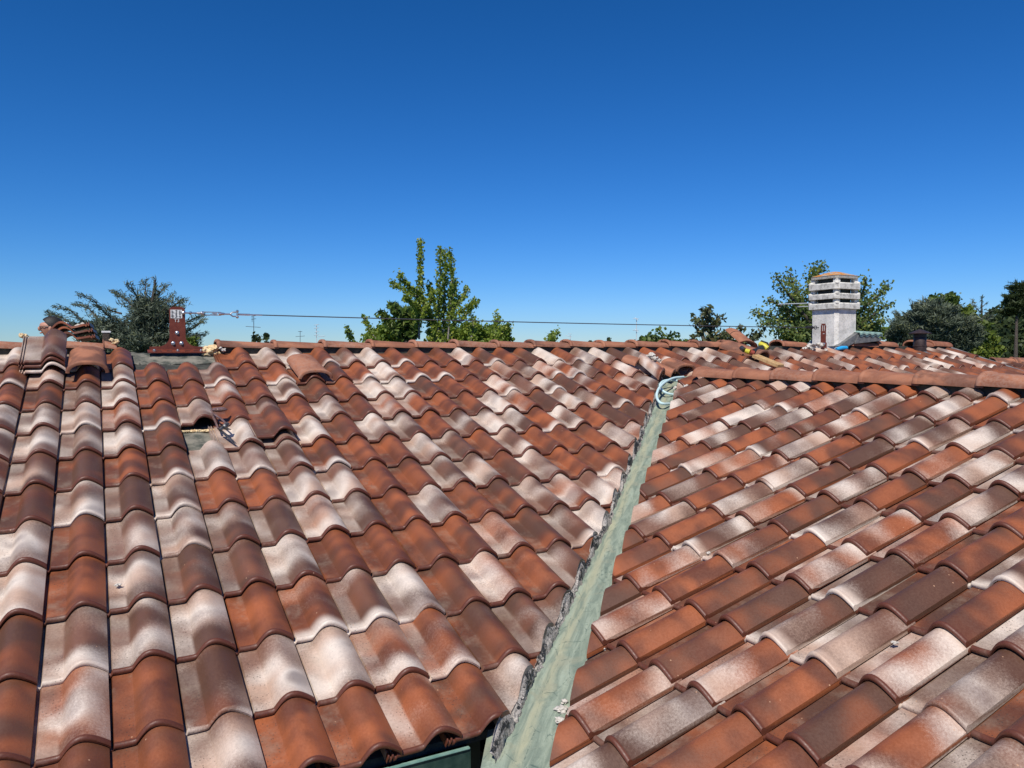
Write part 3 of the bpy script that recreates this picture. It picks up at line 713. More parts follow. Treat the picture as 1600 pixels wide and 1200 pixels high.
for z0, z1 in ((.515, .582), (.630, .692), (.742, .815)):
    b_ = bmesh.new(); octo(b_, cc, hx+.034, hy+.034, z0, z1-.012, .045); octo(b_, cc, hx+.034, hy+.034, z1-.0119, z1, .045, hx+.026, hy+.026, .045)
    for sx in (-1, 1):
        for sy in (-1, 1): add_lump(b_, (cc[0]+sx*(hx-.008), cc[1]+sy*(hy-.008), z1-.004), .036, 1, .06, 2, (1, 1, .75))
    bm_obj('louvre_ring', b_, M_LOUV, chim, 40)
b_ = bmesh.new(); octo(b_, cc, hx-.05, hy-.05, .536, .868, .02); bm_obj('flue_core', b_, M_BLK, chim, 20)
for sx in (-1, 1):
    for sy in (-1, 1): b_ = bmesh.new(); add_box(b_, (cc[0]+sx*(hx-.03), cc[1]+sy*(hy-.03), .70), (.055, .055, .335)); bm_obj('louvre_post', b_, M_CONC, chim, 20)
b_ = bmesh.new(); octo(b_, cc, hx+.012, hy+.012, .868, .900, .035); octo(b_, cc, hx+.016, hy+.016, .9001, .955, .035, .05, .05, .012); bm_obj('cap_slab', b_, M_CAPS, chim, 20)
# step flashing + small mortar at foot
for i, (qx, qy, s) in enumerate(((1268, 541, .05), (1281, 539, .04), (1258, 545, .03), (1262, 549, .02), (1290, 547, .03), (1308, 545, .025))):
    b_ = bmesh.new(); add_lump(b_, atY(qx, qy, 6.12), s, i+2, .5, 3, (1.1, .8, .6)); bm_obj('mortar_haunching', b_, M_MORT, chim, 80)
# ------------------------------------------------------------ vent pipe
vp = hit = PA.hit(1437, 552, -.01); vx, vy = vp.x, vp.y
b_ = bmesh.new(); k = .073
add_lathe(b_, (vx, vy, vp.z-.05), [(k, 0), (k, .13), (k+.004, .132), (k+.004, .145), (k, .147), (k-.002, .235), (k-.012, .25)], n=24)
vent = bm_obj('vent_pipe', b_, M_PIPE, house, 40)
b_ = bmesh.new(); add_lathe(b_, (vx, vy, vp.z+.195), [(.075, 0), (.078, .05)], n=24); bm_obj('cowl_cage', b_, M_BLK, vent, 40)
b_ = bmesh.new(); add_lathe(b_, (vx, vy, vp.z+.235), [(.125, 0), (.127, .006), (.07, .032), (.02, .05), (.004, .055)], n=24); bm_obj('rain_cowl', b_, M_PIPE, vent, 40)
b_ = bmesh.new(); add_lathe(b_, (vx, vy, vp.z-.03), [(.14, 0), (.12, .03), (.085, .04), (.075, .05)], n=24); bm_obj('lead_collar', b_, M_LEAD, vent, 40)
# ------------------------------------------------------------ lifeline anchors and cable
def plate(name, outline, ox, ax, az, thick, m, parent, holes=()):
    """extruded outline; ox origin, ax,az in-plane axes"""
    bm = bmesh.new(); n = ax.cross(az).normalized()
    f = [bm.verts.new(ox+ax*x+az*z-n*thick/2) for x, z in outline]; g = [bm.verts.new(ox+ax*x+az*z+n*thick/2) for x, z in outline]
    bm.faces.new(f); bm.faces.new(g[::-1]); k = len(outline)
    for i in range(k): bm.faces.new((f[i], g[i], g[(i+1) % k], f[(i+1) % k]))
    bmesh.ops.triangulate(bm, faces=[q for q in bm.faces if len(q.verts) > 4])
    return bm_obj(name, bm, m, parent, 30)
X_, Z_ = Vector((1, 0, 0)), Vector((0, 0, 1))
br = thing('anchor_bracket', Vector((.52, 6.2, .04)), 'rust-red T-shaped steel anchor plate bolted upright on the bare ridge, white sticker at its top', 'anchor bracket')
def arc(cx, cz, r, a0, a1, n=8): return [(cx+r*math.cos(D2R(a0+(a1-a0)*i/n)), cz+r*math.sin(D2R(a0+(a1-a0)*i/n))) for i in range(n+1)]
hw = .054
BO = Vector((.523, 6.215, .046)); hw = .054
zw = [(0, .19), (.022, .19), (.025, hw+.075)]+[(.10-.075*math.cos(t), hw+.075-.075*math.sin(t)) for t in np.linspace(.15, math.pi/2, 9)]+[(.285, hw)]+[(.285+.03*math.sin(t), hw-.03+.03*math.cos(t)) for t in np.linspace(.3, math.pi/2, 6)]
bm = bmesh.new(); FR = []; BK = []
for z_, w_ in zw:
    FR.append([bm.verts.new(BO+Vector((sx*w_, -.003, z_))) for sx in (-1, 1)]); BK.append([bm.verts.new(BO+Vector((sx*w_, .003, z_))) for sx in (-1, 1)])
for i in range(len(zw)-1):
    bm.faces.new((FR[i][0], FR[i][1], FR[i+1][1], FR[i+1][0])); bm.faces.new((BK[i][0], BK[i+1][0], BK[i+1][1], BK[i][1]))
    for k in (0, 1): bm.faces.new((FR[i][k], FR[i+1][k], BK[i+1][k], BK[i][k]))
bm.faces.new((FR[0][0], BK[0][0], BK[0][1], FR[0][1])); bm.faces.new((FR[-1][0], FR[-1][1], BK[-1][1], BK[-1][0]))
bm_obj('plate', bm, M_BRKT, br, 30)
b_ = bmesh.new(); add_box(b_, BO+Vector((-.004, -.038, -.012)), (.40, .075, .006), Matrix.Rotation(-.28*-1, 3, 'X')); fl = bm_obj('base_flange', b_, M_BRKT, br, 30)
b_ = bmesh.new()
for dx in (-.13, -.06, .06, .12): add_box(b_, BO+Vector((dx, -.042, -.0085)), (.035, .010, .003), Matrix.Rotation(.28, 3, 'X'))
bm_obj('slot', b_, M_BLK, fl, None)
def bolt(p, r, d, parent, m=M_STEEL):
    b = bmesh.new(); add_lathe(b, p, [(r*1.25, 0), (r*1.25, .003), (r*.95, .0032), (r*.9, .010), (r*.5, .013)], d, 6+6); bm_obj('bolt', b, m, parent, 30)
for dx, dz in ((-.004, .125), (-.032, .048), (.024, .048)): bolt(BO+Vector((dx, -.003, dz)), .011, Vector((0, -1, 0)), br)
for dx in (-.16, -.004, .155): bolt(BO+Vector((dx, -.045, -.009)), .011, Vector((0, -.28, .96)).normalized(), br)
b_ = bmesh.new(); add_box(b_, BO+Vector((-.006, -.0042, .262)), (.078, .002, .062)); stk = bm_obj('sticker', b_, M_WHITE, br, None)
b_ = bmesh.new()
for i in range(7):
    for j in range(3):
        if random.random() < .8: add_box(b_, BO+Vector((-.030+j*.024+random.uniform(-.003, .003), -.0058, .286-i*.008)), (random.uniform(.010, .02), .001, .0035))
for dx in (-.031, .0, .022): add_box(b_, BO+Vector((dx-.004, -.0062, .264)), (.0035, .001, .054))
bm_obj('printing', b_, M_INK, stk, None)
def text(s, loc, size, rot, m, parent, name):
    cu = bpy.data.curves.new('t', 'FONT'); cu.body = s; cu.size = size; cu.extrude = .0006; cu.align_x = 'CENTER'
    t = bpy.data.objects.new('t', cu); COL.objects.link(t); dg = bpy.context.evaluated_depsgraph_get(); me = bpy.data.meshes.new_from_object(t.evaluated_get(dg)); bpy.data.objects.remove(t)
    me.transform(Matrix.Translation(loc)@rot.to_4x4()); o = bpy.data.objects.new(name, me); link(o, parent); me.materials.clear(); me.materials.append(m); return o
text('T3', BO+Vector((-.004, -.0045, .203)), .034, Matrix.Rotation(math.pi/2, 3, 'X'), M_WHITE, br, 'lettering')
# cable assembly
c0 = BO+Vector((.042, -.004, .272)); c1 = Vector((7.20, 6.16, .288))
def cp(t):
    p = c0.lerp(c1, t); p.z -= .02*4*t*(1-t)*.6; return p
cab = thing('lifeline_cable', c0, 'taut steel cable with a silver turnbuckle stretched above the ridge to the chimney', 'cable')
b_ = bmesh.new(); add_tube(b_, [cp(.075+.925*i/30) for i in range(31)], .0042, 8); bm_obj('wire_rope', b_, M_CABLE, cab)
dirc = (cp(.1)-cp(0)).normalized()
def along(d): return c0+dirc*d
b_ = bmesh.new()
add_tube(b_, [along(-.005), along(.10)], .006, 10); add_lump(b_, along(.0)+Vector((0, -.006, 0)), .016, 1, .1, 2); add_lump(b_, along(.048), .013, 2, .1, 2)
add_tube(b_, [along(.09), along(.112)], [.008, .011], 10); add_tube(b_, [along(.112), along(.135)], .012, 6)
bm_obj('eye_screw', b_, M_STEEL, cab)
b_ = bmesh.new()
for s in (-1, 1): add_tube(b_, [along(.128)+Z_*.011*s, along(.25)+Z_*.011*s], .0035, 8)
add_tube(b_, [along(.123), along(.14)], .014, 10); add_tube(b_, [along(.243), along(.262)], .014, 10)
bm_obj('turnbuckle_body', b_, M_STEEL, cab)
b_ = bmesh.new(); add_tube(b_, [along(.20), along(.235)], .006, 8); add_tube(b_, [along(.25), along(.285)], [.012, .009], 10); add_tube(b_, [along(.28), along(.33)], .006, 8)
for s in (-1, 1): add_tube(b_, [along(.325), along(.345)+Z_*.016*s, along(.375)+Z_*.016*s, along(.385)+Z_*.012*s], .005, 8)
add_tube(b_, [along(.378)-Z_*.022, along(.378)+Z_*.026], .007, 8); add_lump(b_, along(.378)-Z_*.02, .011, 2, .1, 2); add_lump(b_, along(.378)+Z_*.024, .011, 2, .1, 2)
bm_obj('shackle', b_, M_STEEL, cab)
b_ = bmesh.new(); add_tube(b_, [along(.385), along(.47)], .0075, 10); add_tube(b_, [along(.47), along(.56)], .0052, 10); bm_obj('ferrule', b_, M_STEEL, cab)
b_ = bmesh.new(); q = lambda d: c1-dirc*d
add_tube(b_, [q(.20), q(.10)], .016, 12); bm_obj('rubber_sleeve', b_, M_BLK, cab)
b_ = bmesh.new(); ring = [q(.055)+Vector((math.cos(a)*.022, 0, math.sin(a)*.018)) for a in np.linspace(0, 2*math.pi, 13)]; add_tube(b_, ring, .005, 6, False); add_tube(b_, [q(.10), q(.078)], .006, 8); add_tube(b_, [q(.034), q(.0)], .005, 8)
bm_obj('end_eye', b_, M_DSTEEL, cab)
b2 = thing('anchor_bracket', Vector((7.24, 6.15, .03)), 'narrow rust-red steel anchor strap standing against the left face of the white chimney', 'anchor bracket')
Q = Vector((7.238, 6.13, .02))
wz = .040
b_ = bmesh.new()
add_box(b_, Q+Vector((0, 0, .115)), (2*wz, .006, .23), None, 0)
add_box(b_, Q+Vector((-.031, 0, .262)), (.018, .006, .064)); add_box(b_, Q+Vector((.031, 0, .262)), (.018, .006, .064)); add_box(b_, Q+Vector((0, 0, .262)), (.012, .006, .064)); add_box(b_, Q+Vector((0, 0, .304)), (.068, .006, .020), None, .002)
add_box(b_, Q+Vector((0, -.006, .05)), (2*wz+.012, .006, .10)); bm_obj('strap_plate', b_, M_BRKT, b2, 30)
bolt(Q+Vector((.0, -.009, .085)), .011, Vector((0, -1, 0)), b2); b_ = bmesh.new(); add_box(b_, Q+Vector((0, -.0035, .20)), (.025, .002, .006)); bm_obj('slot', b_, M_WHITE, b2, None)
# ------------------------------------------------------------ loose tiles and caps
def loose_tile(name, label, code, a, b, h, group=None, G=G_FL, pl=PA, **kw):
    P = place_grid(G, pl, a, b, h, jit=False, **kw); me = tile_mesh(G, P, code, name)
    o = obj(name, me, M_TILE, None, 40)
    c = P.mean(axis=0); me.transform(Matrix.Translation(-Vector(c))); o.location = c
    me.materials[0] = M_TILE_OBJ
    tag(o, label, 'roof tile', group); return o
M_TILE_OBJ = M_TILE
loose_tile('loose_tile', 'lowest of three stacked clay tiles on the left slope, its front edge painted white', 'w', .012, 7.66*L, .034, 'clay tiles stacked on the left slope', rot=.0, tilt=.06)
loose_tile('loose_tile', 'middle clay tile in the stack of three below the left ridge caps', 'B', .008, 7.72*L, .062, 'clay tiles stacked on the left slope', rot=.01, tilt=.09)
loose_tile('loose_tile', 'top grey-brown tile of the stack of three below the left ridge caps', 'M', .010, 7.74*L, .088, 'clay tiles stacked on the left slope', rot=-.01, tilt=.17)
loose_tile('loose_tile', 'whole dark brown tile lying loose on the roof, right of the missing tile', 'D', 5.97*W, 4.16*L, .040, None, rot=.01)
# three tiles tilted on the far side of the ridge, seen edge on
def edge_tile(label, code, P, ex, ev):
    pl = Plane(P, ex, ev); g = loose_tile('loose_tile', label, code, 0, 0, 0, 'clay tiles leaning on the ridge beside the man', pl=pl); return g
for i, (qx, qy, lab, cd, tl) in enumerate(((85, 526, 'lowest of the three red tiles piled on the ridge beside the man', 'R', .20), (81, 518.5, 'middle one of the three red tiles piled on the ridge beside the man', 'R', .24), (76, 511, 'topmost of the three red tiles piled on the ridge beside the man', 'R', .27))):
    ex = Vector((-math.cos(tl), .06, -math.sin(tl))).normalized(); ev = Vector((.05, -1, .10)); ev = (ev-ex*ev.dot(ex)).normalized()
    P = atY(qx, qy, 6.33)-ev*.39
    edge_tile(lab, cd, P, ex, ev)
def loose_cap(label, P0, P1, side, up, code, w0=.11, w1=.10, h0=.075, h1=.07, group=None):
    P0, P1 = Vector(P0), Vector(P1)
    me = cap_mesh(P0, P1, side, up, w0, w1, h0, h1, code, 'loose_ridge_cap'); o = obj('loose_ridge_cap', me, M_CAP, None, 50)
    c = (P0+P1)/2; me.transform(Matrix.Translation(-c)); o.location = c; me.materials[0] = M_TILE if code in 'WP' else M_CAP; tag(o, label, 'ridge cap', group); return o
def on(pl, px, py, h): return pl.hit(px, py, h)
pa = on(PA, 137, 583, .045); pb = pa+PA.ev*.36-PA.n*.0
loose_cap('brown half-round ridge cap lying loose on the slope, right of the tile stack', pa, pb-X_*.0, X_, PA.n, 'c', .112, .108, .070, .066)
pa = on(PA, 494, 592, .018); pb = pa+PA.ev*.40-X_*.02
loose_cap('pale orange half-round ridge cap lying loose just below the middle of the main ridge', pa, pb, X_, PA.n, 'b', .112, .104, .062, .058)
pa = on(PA, 1000, 570, .03)
loose_cap('broken reddish piece of ridge cap above the whitish loose cap', pa, pa+(PA.ev*.14-X_*.06), (X_*.9+PA.ev*.4).normalized(), PA.n, 'a', .085, .08, .055, .05)
pa = on(PA, 1034, 590, .03); pb = on(PA, 1000, 562, .055)
loose_cap('whitish loose cap capping the top of the left slope beside the valley head', pa, pb, (X_*.80+PA.ev*.6).normalized(), PA.n, 'P', .095, .085, .07, .06)
pa = on(PA, 1052, 587, .025); pb = pa+(pb-pa).normalized()*.2
loose_cap('short orange cap fragment tucked under the whitish loose cap at the valley head', pa, pb, (X_*.80+PA.ev*.6).normalized(), PA.n, 'a', .075, .07, .05, .05)
pa = on(PA, 1072, 580, .03); loose_cap('dark arched cap standing open beside the first cap of the right hand ridge', pa, pa+PA.ev*.22-X_*.02, X_, PA.n, 'c', .105, .10, .06, .055)
pa = on(PA, 1192, 561, .02); loose_cap('brown loose cap resting on tiles behind the wooden batten', pa, pa+PA.ev*.40-X_*.15, (X_+PA.ev*.25).normalized(), PA.n, 'c', .12, .11, .085, .08)
P0 = atY(1168, 541, 6.05); P1 = P0+Vector((.02, .25, .15))
loose_cap('orange cap tipped up on the main ridge behind the yellow and black power tool', P0, P1, (Vector((1, -.05, -.30))).normalized(), Vector((.25, -.75, .6)).normalized(), 'a', .11, .10, .07, .06)
# ------------------------------------------------------------ foam, rags, crumbs
def lump_thing(name, label, cat, m, items, group=None):
    b_ = bmesh.new(); c = sum((Vector(i[0]) for i in items), Vector())/len(items)
    for k, it in enumerate(items): add_lump(b_, Vector(it[0])-c, it[1], k*3.3+len(label), it[2] if len(it) > 2 else .4, 3, it[3] if len(it) > 3 else (1, 1, .8))
    o = bm_obj(name, b_, m, None, 80); o.location = c; return tag(o, label, cat, group)
f = lambda x, y, Y=6.17: atY(x, y, Y)
lump_thing('foam_lump', 'big yellowish lump of dried foam at the left end of the long ridge', 'foam lump', M_FOAM, [(f(325, 551), .035), (f(333, 545), .035), (f(337, 552), .03), (f(322, 545), .022)])
lump_thing('foam_lump', 'small yellow blob of foam above the leftmost tile stack', 'foam lump', M_FOAM, [(f(34, 524, 6.05), .020), (f(41, 525, 6.05), .014)])
lump_thing('foam_lump', 'two little pale foam crumbs at the right end of the short left ridge', 'foam lump', M_FOAM, [(f(175, 531), .015), (f(182, 534), .019), (f(178, 536), .012)])
lump_thing('mortar_lump', 'white crumb of mortar under the first cap of the long ridge', 'mortar lump', M_MORT, [(f(349, 547, 6.12), .016), (f(345, 544, 6.12), .012)])
for i, (x, y, t, s) in enumerate(((184, 914, 'pale chip of mortar lying on a tile at lower left', .0085), (244, 919, 'tiny pale chip at the lower edge of the same tile as a larger chip', .005), (1398, 1004, 'white fragment lying in a brown pan at lower right', .008), (1107, 864, 'small white fragment on the tiles right of the valley', .009))):
    pl = PA if x < 800 else PB; h = .012 if x < 200 or x > 800 else .02
    lump_thing('mortar_chip', t, 'mortar chip', M_MORT, [(pl.hit(x, y, -.006 if i != 1 else .01), s, .5, (1.2, 1, .6))])
fs = [(PA.p((3.05+i*.055)*W*1.0+0, 5.0*L-.012+random.uniform(-.004, .004), -.038), random.uniform(.007, .011), .4) for i in range(18)]
lump_thing('foam_strip', 'line of pale foam dabs in the gap left by the missing tile', 'foam strip', M_FOAM, fs)
b_ = bmesh.new(); bx = atY(166, 527, 6.25)
add_box(b_, (0, 0, 0), (.048, .05, .060), None, .004); o = bm_obj('wood_block', b_, M_DBARK, None, 30); o.location = bx; tag(o, 'small dark block with a white top standing on the end of the short left ridge', 'wood block')
b_ = bmesh.new(); add_box(b_, bx+Vector((0, 0, .038)), (.060, .053, .014), None, .002); o2 = bm_obj('white_top', b_, M_WHITE, None, 30); o2.parent = o; o2.matrix_parent_inverse = Matrix.Translation(-bx)
# crumbs on edge tiles
lump_thing('mortar_lump', 'crumbs of mortar stuck on the pile of red tiles beside the man', 'mortar lump', M_MORT, [(atY(103, 506, 6.36), .014), (atY(122, 509, 6.36), .016), (atY(129, 506, 6.36), .012)])
# rag at the head of the valley
lump_thing('crumpled_rag', 'crumpled dirty white rag lying above the whitish loose cap', 'rag', M_CLOTH, [(PA.hit(1018, 556, .055), .030, .5), (PA.hit(1024, 560, .055), .024, .5), (PA.hit(1030, 563, .05), .017, .5), (PA.hit(1012, 557, .055), .020, .5)])
# blue roll
b_ = bmesh.new(); p = atY(1315, 544, 6.08); add_tube(b_, [Vector((-.075, .01, -.012)), Vector((.0, 0, .002)), Vector((.075, -.005, .004))], [.020, .024, .022], 12); o = bm_obj('plastic_roll', b_, M_BLUE, None, 40); o.location = p; tag(o, 'bright blue plastic roll at the foot of the chimney', 'plastic roll')
# ------------------------------------------------------------ pale hose loops at the valley head
def spline(pts, n=10):
    P = [Vector(p) for p in pts]; P = [P[0]*2-P[1]]+P+[P[-1]*2-P[-2]]; out = []
    for i in range(1, len(P)-2):
        for k in range(n):
            t = k/n; a, b, c, d = P[i-1:i+3]
            out.append(.5*((2*b)+(c-a)*t+(2*a-5*b+4*c-d)*t*t+(3*b-a-3*c+d)*t**3))
    out.append(P[-2]); return out
hz = PB
def hh_(x, y, h): return PA.hit(x, y, h)
hose = thing('drain_hose', hh_(1035, 620, .0), 'pale turquoise plastic hose coiled in two loops at the head of the valley', 'hose')
b_ = bmesh.new(); add_tube(b_, spline([hh_(1068, 589, .05), hh_(1052, 591, .06), hh_(1038, 598, .06), hh_(1029, 608, .05), hh_(1026, 619, .03), hh_(1030, 628, .02), hh_(1037, 631, .015), hh_(1046, 631, .0)]), .0105, 10); bm_obj('hose_loop', b_, M_PVC, hose)
b_ = bmesh.new(); add_tube(b_, spline([hh_(1065, 596, .03), hh_(1048, 594, .035), hh_(1036, 596, .03), hh_(1031, 603, .02), hh_(1036, 611, .01), hh_(1044, 615, .0), hh_(1054, 617, -.01)]), .0105, 10); bm_obj('hose_loop', b_, M_PVC, hose)
lump_thing('mortar_lump', 'broken pale mortar at the head of the valley beside the hose', 'mortar lump', M_MORT, [(PB.hit(1068, 598, .0), .028, .5), (PB.hit(1062, 602, .0), .022, .5), (PB.hit(1072, 604, .0), .02, .5), (PB.hit(1055, 606, -.01), .016, .5)])
# ------------------------------------------------------------ scissors-like shears and plastic piece by the gap
sh = thing('tin_snips', PA.hit(351, 665, .02), 'open steel shears lying across the tiles beside the missing tile', 'shears')
def P_(x, y, h): return PA.hit(x, y, h)
b_ = bmesh.new()
for (x0, y0, x1, y1) in ((343, 671, 369, 693), (346, 669, 361, 671)):
    a, b = P_(x0, y0, .03), P_(x1, y1, .012); add_tube(b_, [a, a.lerp(b, .5), b], [.006, .0075, .002], 6)
a, b = P_(345, 673, .028), P_(367, 694, .006); add_tube(b_, [a, b], [.006, .003], 6)
bm_obj('blade', b_, M_DSTEEL, sh, 30)
b_ = bmesh.new(); add_lump(b_, P_(352, 666, .05), .016, 3, .2, 2); add_tube(b_, [P_(343, 672, .035), P_(356, 662, .055)], [.010, .013], 8); bm_obj('pivot', b_, M_DSTEEL, sh, 40)
b_ = bmesh.new(); add_tube(b_, spline([P_(355, 664, .055), P_(346, 655, .055), P_(336, 648, .05), P_(330, 641, .045)]), [.006]*31, 6); add_tube(b_, spline([P_(341, 670, .03), P_(337, 660, .03), P_(333, 652, .035), P_(330, 646, .04)]), [.006]*31, 6); bm_obj('handle', b_, M_CLEAR, sh, 40)
b_ = bmesh.new(); c = P_(343, 640, .06)
add_lump(b_, Vector((0, 0, 0)), .04, 5, .12, 3, (1.1, .9, .35)); o = bm_obj('plastic_scrap', b_, M_CLEAR, None, 60); o.location = c; tag(o, 'shiny dark scrap of crumpled plastic on the tile above the shears', 'plastic scrap')
# ------------------------------------------------------------ power tool
pt = thing('cordless_drill', atY(1185, 545, 5.95), 'yellow and black cordless power tool lying below the tipped-up orange cap', 'power tool')
g = lambda x, y, Y=5.9: atY(x, y, Y)
b_ = bmesh.new(); add_tube(b_, [g(1187, 537, 5.95), g(1194, 541, 5.9), g(1199, 545, 5.87)], [.026, .034, .030], 10); bm_obj('motor_housing', b_, M_YEL, pt, 40)
b_ = bmesh.new(); add_tube(b_, [g(1165, 548, 5.8), g(1172, 550, 5.76)], [.024, .027], 10); bm_obj('gear_housing', b_, M_YEL, pt, 40)
b_ = bmesh.new(); add_tube(b_, [g(1172, 550, 5.76), g(1178, 552, 5.74)], [.028, .025], 10); bm_obj('blade_guard', b_, M_REDP, pt, 40)
b_ = bmesh.new(); add_tube(b_, [g(1176, 550, 5.78), g(1183, 547, 5.83), g(1190, 544, 5.9)], [.026, .022, .034], 10); add_tube(b_, [g(1189, 533, 5.95), g(1197, 538, 5.93), g(1201, 546, 5.9)], [.012, .03, .015], 8); bm_obj('handle', b_, M_BLK, pt, 40)
b_ = bmesh.new(); add_tube(b_, [g(1158, 543, 5.85), g(1163, 547, 5.8)], [.022, .026], 12); bm_obj('chuck', b_, M_DSTEEL, pt, 40)
# wooden batten
a, b = PA.hit(1180, 556, .065), PA.hit(1220, 572, .065)
b_ = bmesh.new(); d = (b-a); side = d.cross(PA.n).normalized(); R = Matrix((d.normalized(), side, d.normalized().cross(side))).transposed()
for s in (-1, 1): add_box(b_, side*.024*s, (d.length, .044, .03), R, .002)
o = bm_obj('wooden_batten', b_, M_WOOD, None, 30); o.location = (a+b)/2; tag(o, 'pale wooden batten lying down the tiles below the power tool', 'batten')
# ------------------------------------------------------------ stack of green sheets / hatch beside chimney
hb = thing('roof_hatch', atY(1345, 540, 6.4), 'grey sheet-metal hatch leaning open right of the chimney with scalloped pale green sheets on it', 'roof hatch')
Yh = 6.12; Yk = 6.75
pp = [atY(1311, 541, Yh), atY(1341, 519.5, Yh), atY(1347, 522, Yh), atY(1336, 535, Yh), atY(1322, 543, Yh)]
b_ = bmesh.new(); fr = [b_.verts.new(p) for p in pp]; bk = [b_.verts.new(p+Vector((.12, Yk-Yh, .0))) for p in pp]; b_.faces.new(fr); b_.faces.new(bk[::-1])
for i in range(5): b_.faces.new((fr[i], bk[i], bk[(i+1) % 5], fr[(i+1) % 5]))
bm_obj('metal_flap', b_, M_LEAD, hb, 20)
b_ = bmesh.new(); pp = [atY(1343, 521, Yh-.01), atY(1347, 520.5, Yh-.01), atY(1379, 529, Yh-.01), atY(1376, 532.5, Yh-.01), atY(1336, 537, Yh-.01), ]
fr = [b_.verts.new(p) for p in pp]; bk = [b_.verts.new(p+Vector((.12, Yk-Yh, .0))) for p in pp]; b_.faces.new(fr); b_.faces.new(bk[::-1])
for i in range(5): b_.faces.new((fr[i], bk[i], bk[(i+1) % 5], fr[(i+1) % 5]))
bm_obj('side_panel', b_, M_LEAD, hb, 20)
b_ = bmesh.new()
for lay in range(2):
    vs0, vs1, vs2, vs3 = [], [], [], []
    for i in range(41):
        t = i/40; x = 1343.5+35.5*t; y = 519.5+2.3*math.sin(t*2*math.pi*4)*.5+1.0*t+lay*3.2
        p = atY(x, y, Yh-.03+lay*.012); q_ = p+Vector((.12, Yk-Yh, .05)); vs0.append(b_.verts.new(p)); vs1.append(b_.verts.new(q_)); vs2.append(b_.verts.new(p-Z_*.020)); vs3.append(b_.verts.new(q_-Z_*.020))
    for i in range(40):
        b_.faces.new((vs0[i], vs0[i+1], vs1[i+1], vs1[i])); b_.faces.new((vs0[i], vs2[i], vs2[i+1], vs0[i+1])); b_.faces.new((vs2[i], vs3[i], vs3[i+1], vs2[i+1]))
bm_obj('scalloped_sheet', b_, M_PALEGREEN, hb, 40)
# antenna rods poking out left of the chimney
ra = thing('roof_antenna', atY(1266, 480, 7.4), 'two thin pale horizontal antenna rods sticking out left of the chimney', 'antenna')
b_ = bmesh.new(); add_tube(b_, [atY(1216, 475.5, 7.2), atY(1285, 473, 7.4)], .007, 6); add_tube(b_, [atY(1245, 479.5, 7.3), atY(1285, 478, 7.4)], .006, 6); add_tube(b_, [atY(1285, 470, 7.4), atY(1285, 560, 7.4)], .012, 6)
bm_obj('antenna_rod', b_, M_ALU, ra)
# ------------------------------------------------------------ person kneeling on the far slope
def skin_obj(name, joints, edges, m, parent, sub=2):
    me = bpy.data.meshes.new(name); me.from_pydata([j[0] for j in joints], edges, []); o = bpy.data.objects.new(name, me); link(o, parent)
    sk = o.modifiers.new('skin', 'SKIN'); 
    for i, j in enumerate(joints):
        r = j[1]; me.skin_vertices[0].data[i].radius = r if hasattr(r, '__len__') else (r, r)
        me.skin_vertices[0].data[i].use_root = (i == 0)
    sk.use_smooth_shade = True; s = o.modifiers.new('sub', 'SUBSURF'); s.levels = sub; s.render_levels = sub
    dg = bpy.context.evaluated_depsgraph_get(); m2 = bpy.data.meshes.new_from_object(o.evaluated_get(dg)); o.modifiers.clear(); o.data = m2; m2.materials.clear(); m2.materials.append(m)
    m2.polygons.foreach_set('use_smooth', [True]*len(m2.polygons)); return o
PY = 9.25; hd = atY(81, 498, PY); gz = zp(PF, 0, PY, .045)
man = thing('person', Vector((hd.x, PY, gz)), 'man with short dark hair kneeling behind the ridge at far left, facing left', 'person')
def J(dx, dy, dz): return (hd.x+dx, PY+dy, gz+dz)      # faces -X
H = hd.z-gz
kk = H/1.31
jo = [(J(.02, 0, .50*kk), (.15, .11)), (J(.02, 0, .72*kk), (.13, .10)), (J(.0, 0, .95*kk), (.16, .10)), (J(.0, 0, 1.05*kk), (.06, .055)), (J(-.01, 0, 1.13*kk), (.055, .055)),
      (J(0, .12, .46*kk), .085), (J(-.12, .14, .06), .06), (J(.20, .14, .05), .05), (J(.34, .14, .05), .035),
      (J(0, -.12, .46*kk), .085), (J(-.12, -.14, .06), .06), (J(.20, -.14, .05), .05), (J(.34, -.14, .05), .035),
      (J(0, .19, .98*kk), .055), (J(-.10, .23, .74*kk), .042), (J(-.30, .18, .66*kk), .032), (J(-.37, .17, .65*kk), .030),
      (J(0, -.19, .98*kk), .055), (J(-.10, -.23, .74*kk), .042), (J(-.30, -.18, .66*kk), .032), (J(-.37, -.17, .65*kk), .030)]
ed = [(0, 1), (1, 2), (2, 3), (3, 4), (0, 5), (5, 6), (6, 7), (7, 8), (0, 9), (9, 10), (10, 11), (11, 12), (2, 13), (13, 14), (14, 15), (15, 16), (2, 17), (17, 18), (18, 19), (19, 20)]
# head appended as more joints, one continuous surface
hj = [(J(-.02, 0, 1.165*kk), (.085, .072)), (J(-.008, 0, 1.225*kk), (.122, .098)), (J(-.004, 0, 1.275*kk), (.095, .08))]
jo += hj; ed += [(4, 21), (21, 22), (22, 23)]
fn = len(jo)
for sy, base in ((1, 16), (-1, 20)):
    for q in range(4):
        bx_, by_ = jo[base][0][0], jo[base][0][1]; z_ = jo[base][0][2]; yy = (q-1.5)*.019; ln = (.075, .085, .08, .062)[q]
        jo.append(((bx_-.035, by_+yy, z_-.004), .0095)); jo.append(((bx_-.035-ln*.6, by_+yy*1.1, z_-.018), .0085)); jo.append(((bx_-.035-ln*.85, by_+yy*1.1, z_-.045), .0075))
        k = len(jo); ed += [(base, k-3), (k-3, k-2), (k-2, k-1)]
    jo.append(((bx_-.005, by_-sy*.035, z_-.01), .011)); jo.append(((bx_-.04, by_-sy*.05, z_-.03), .009)); k = len(jo); ed += [(base, k-2), (k-2, k-1)]
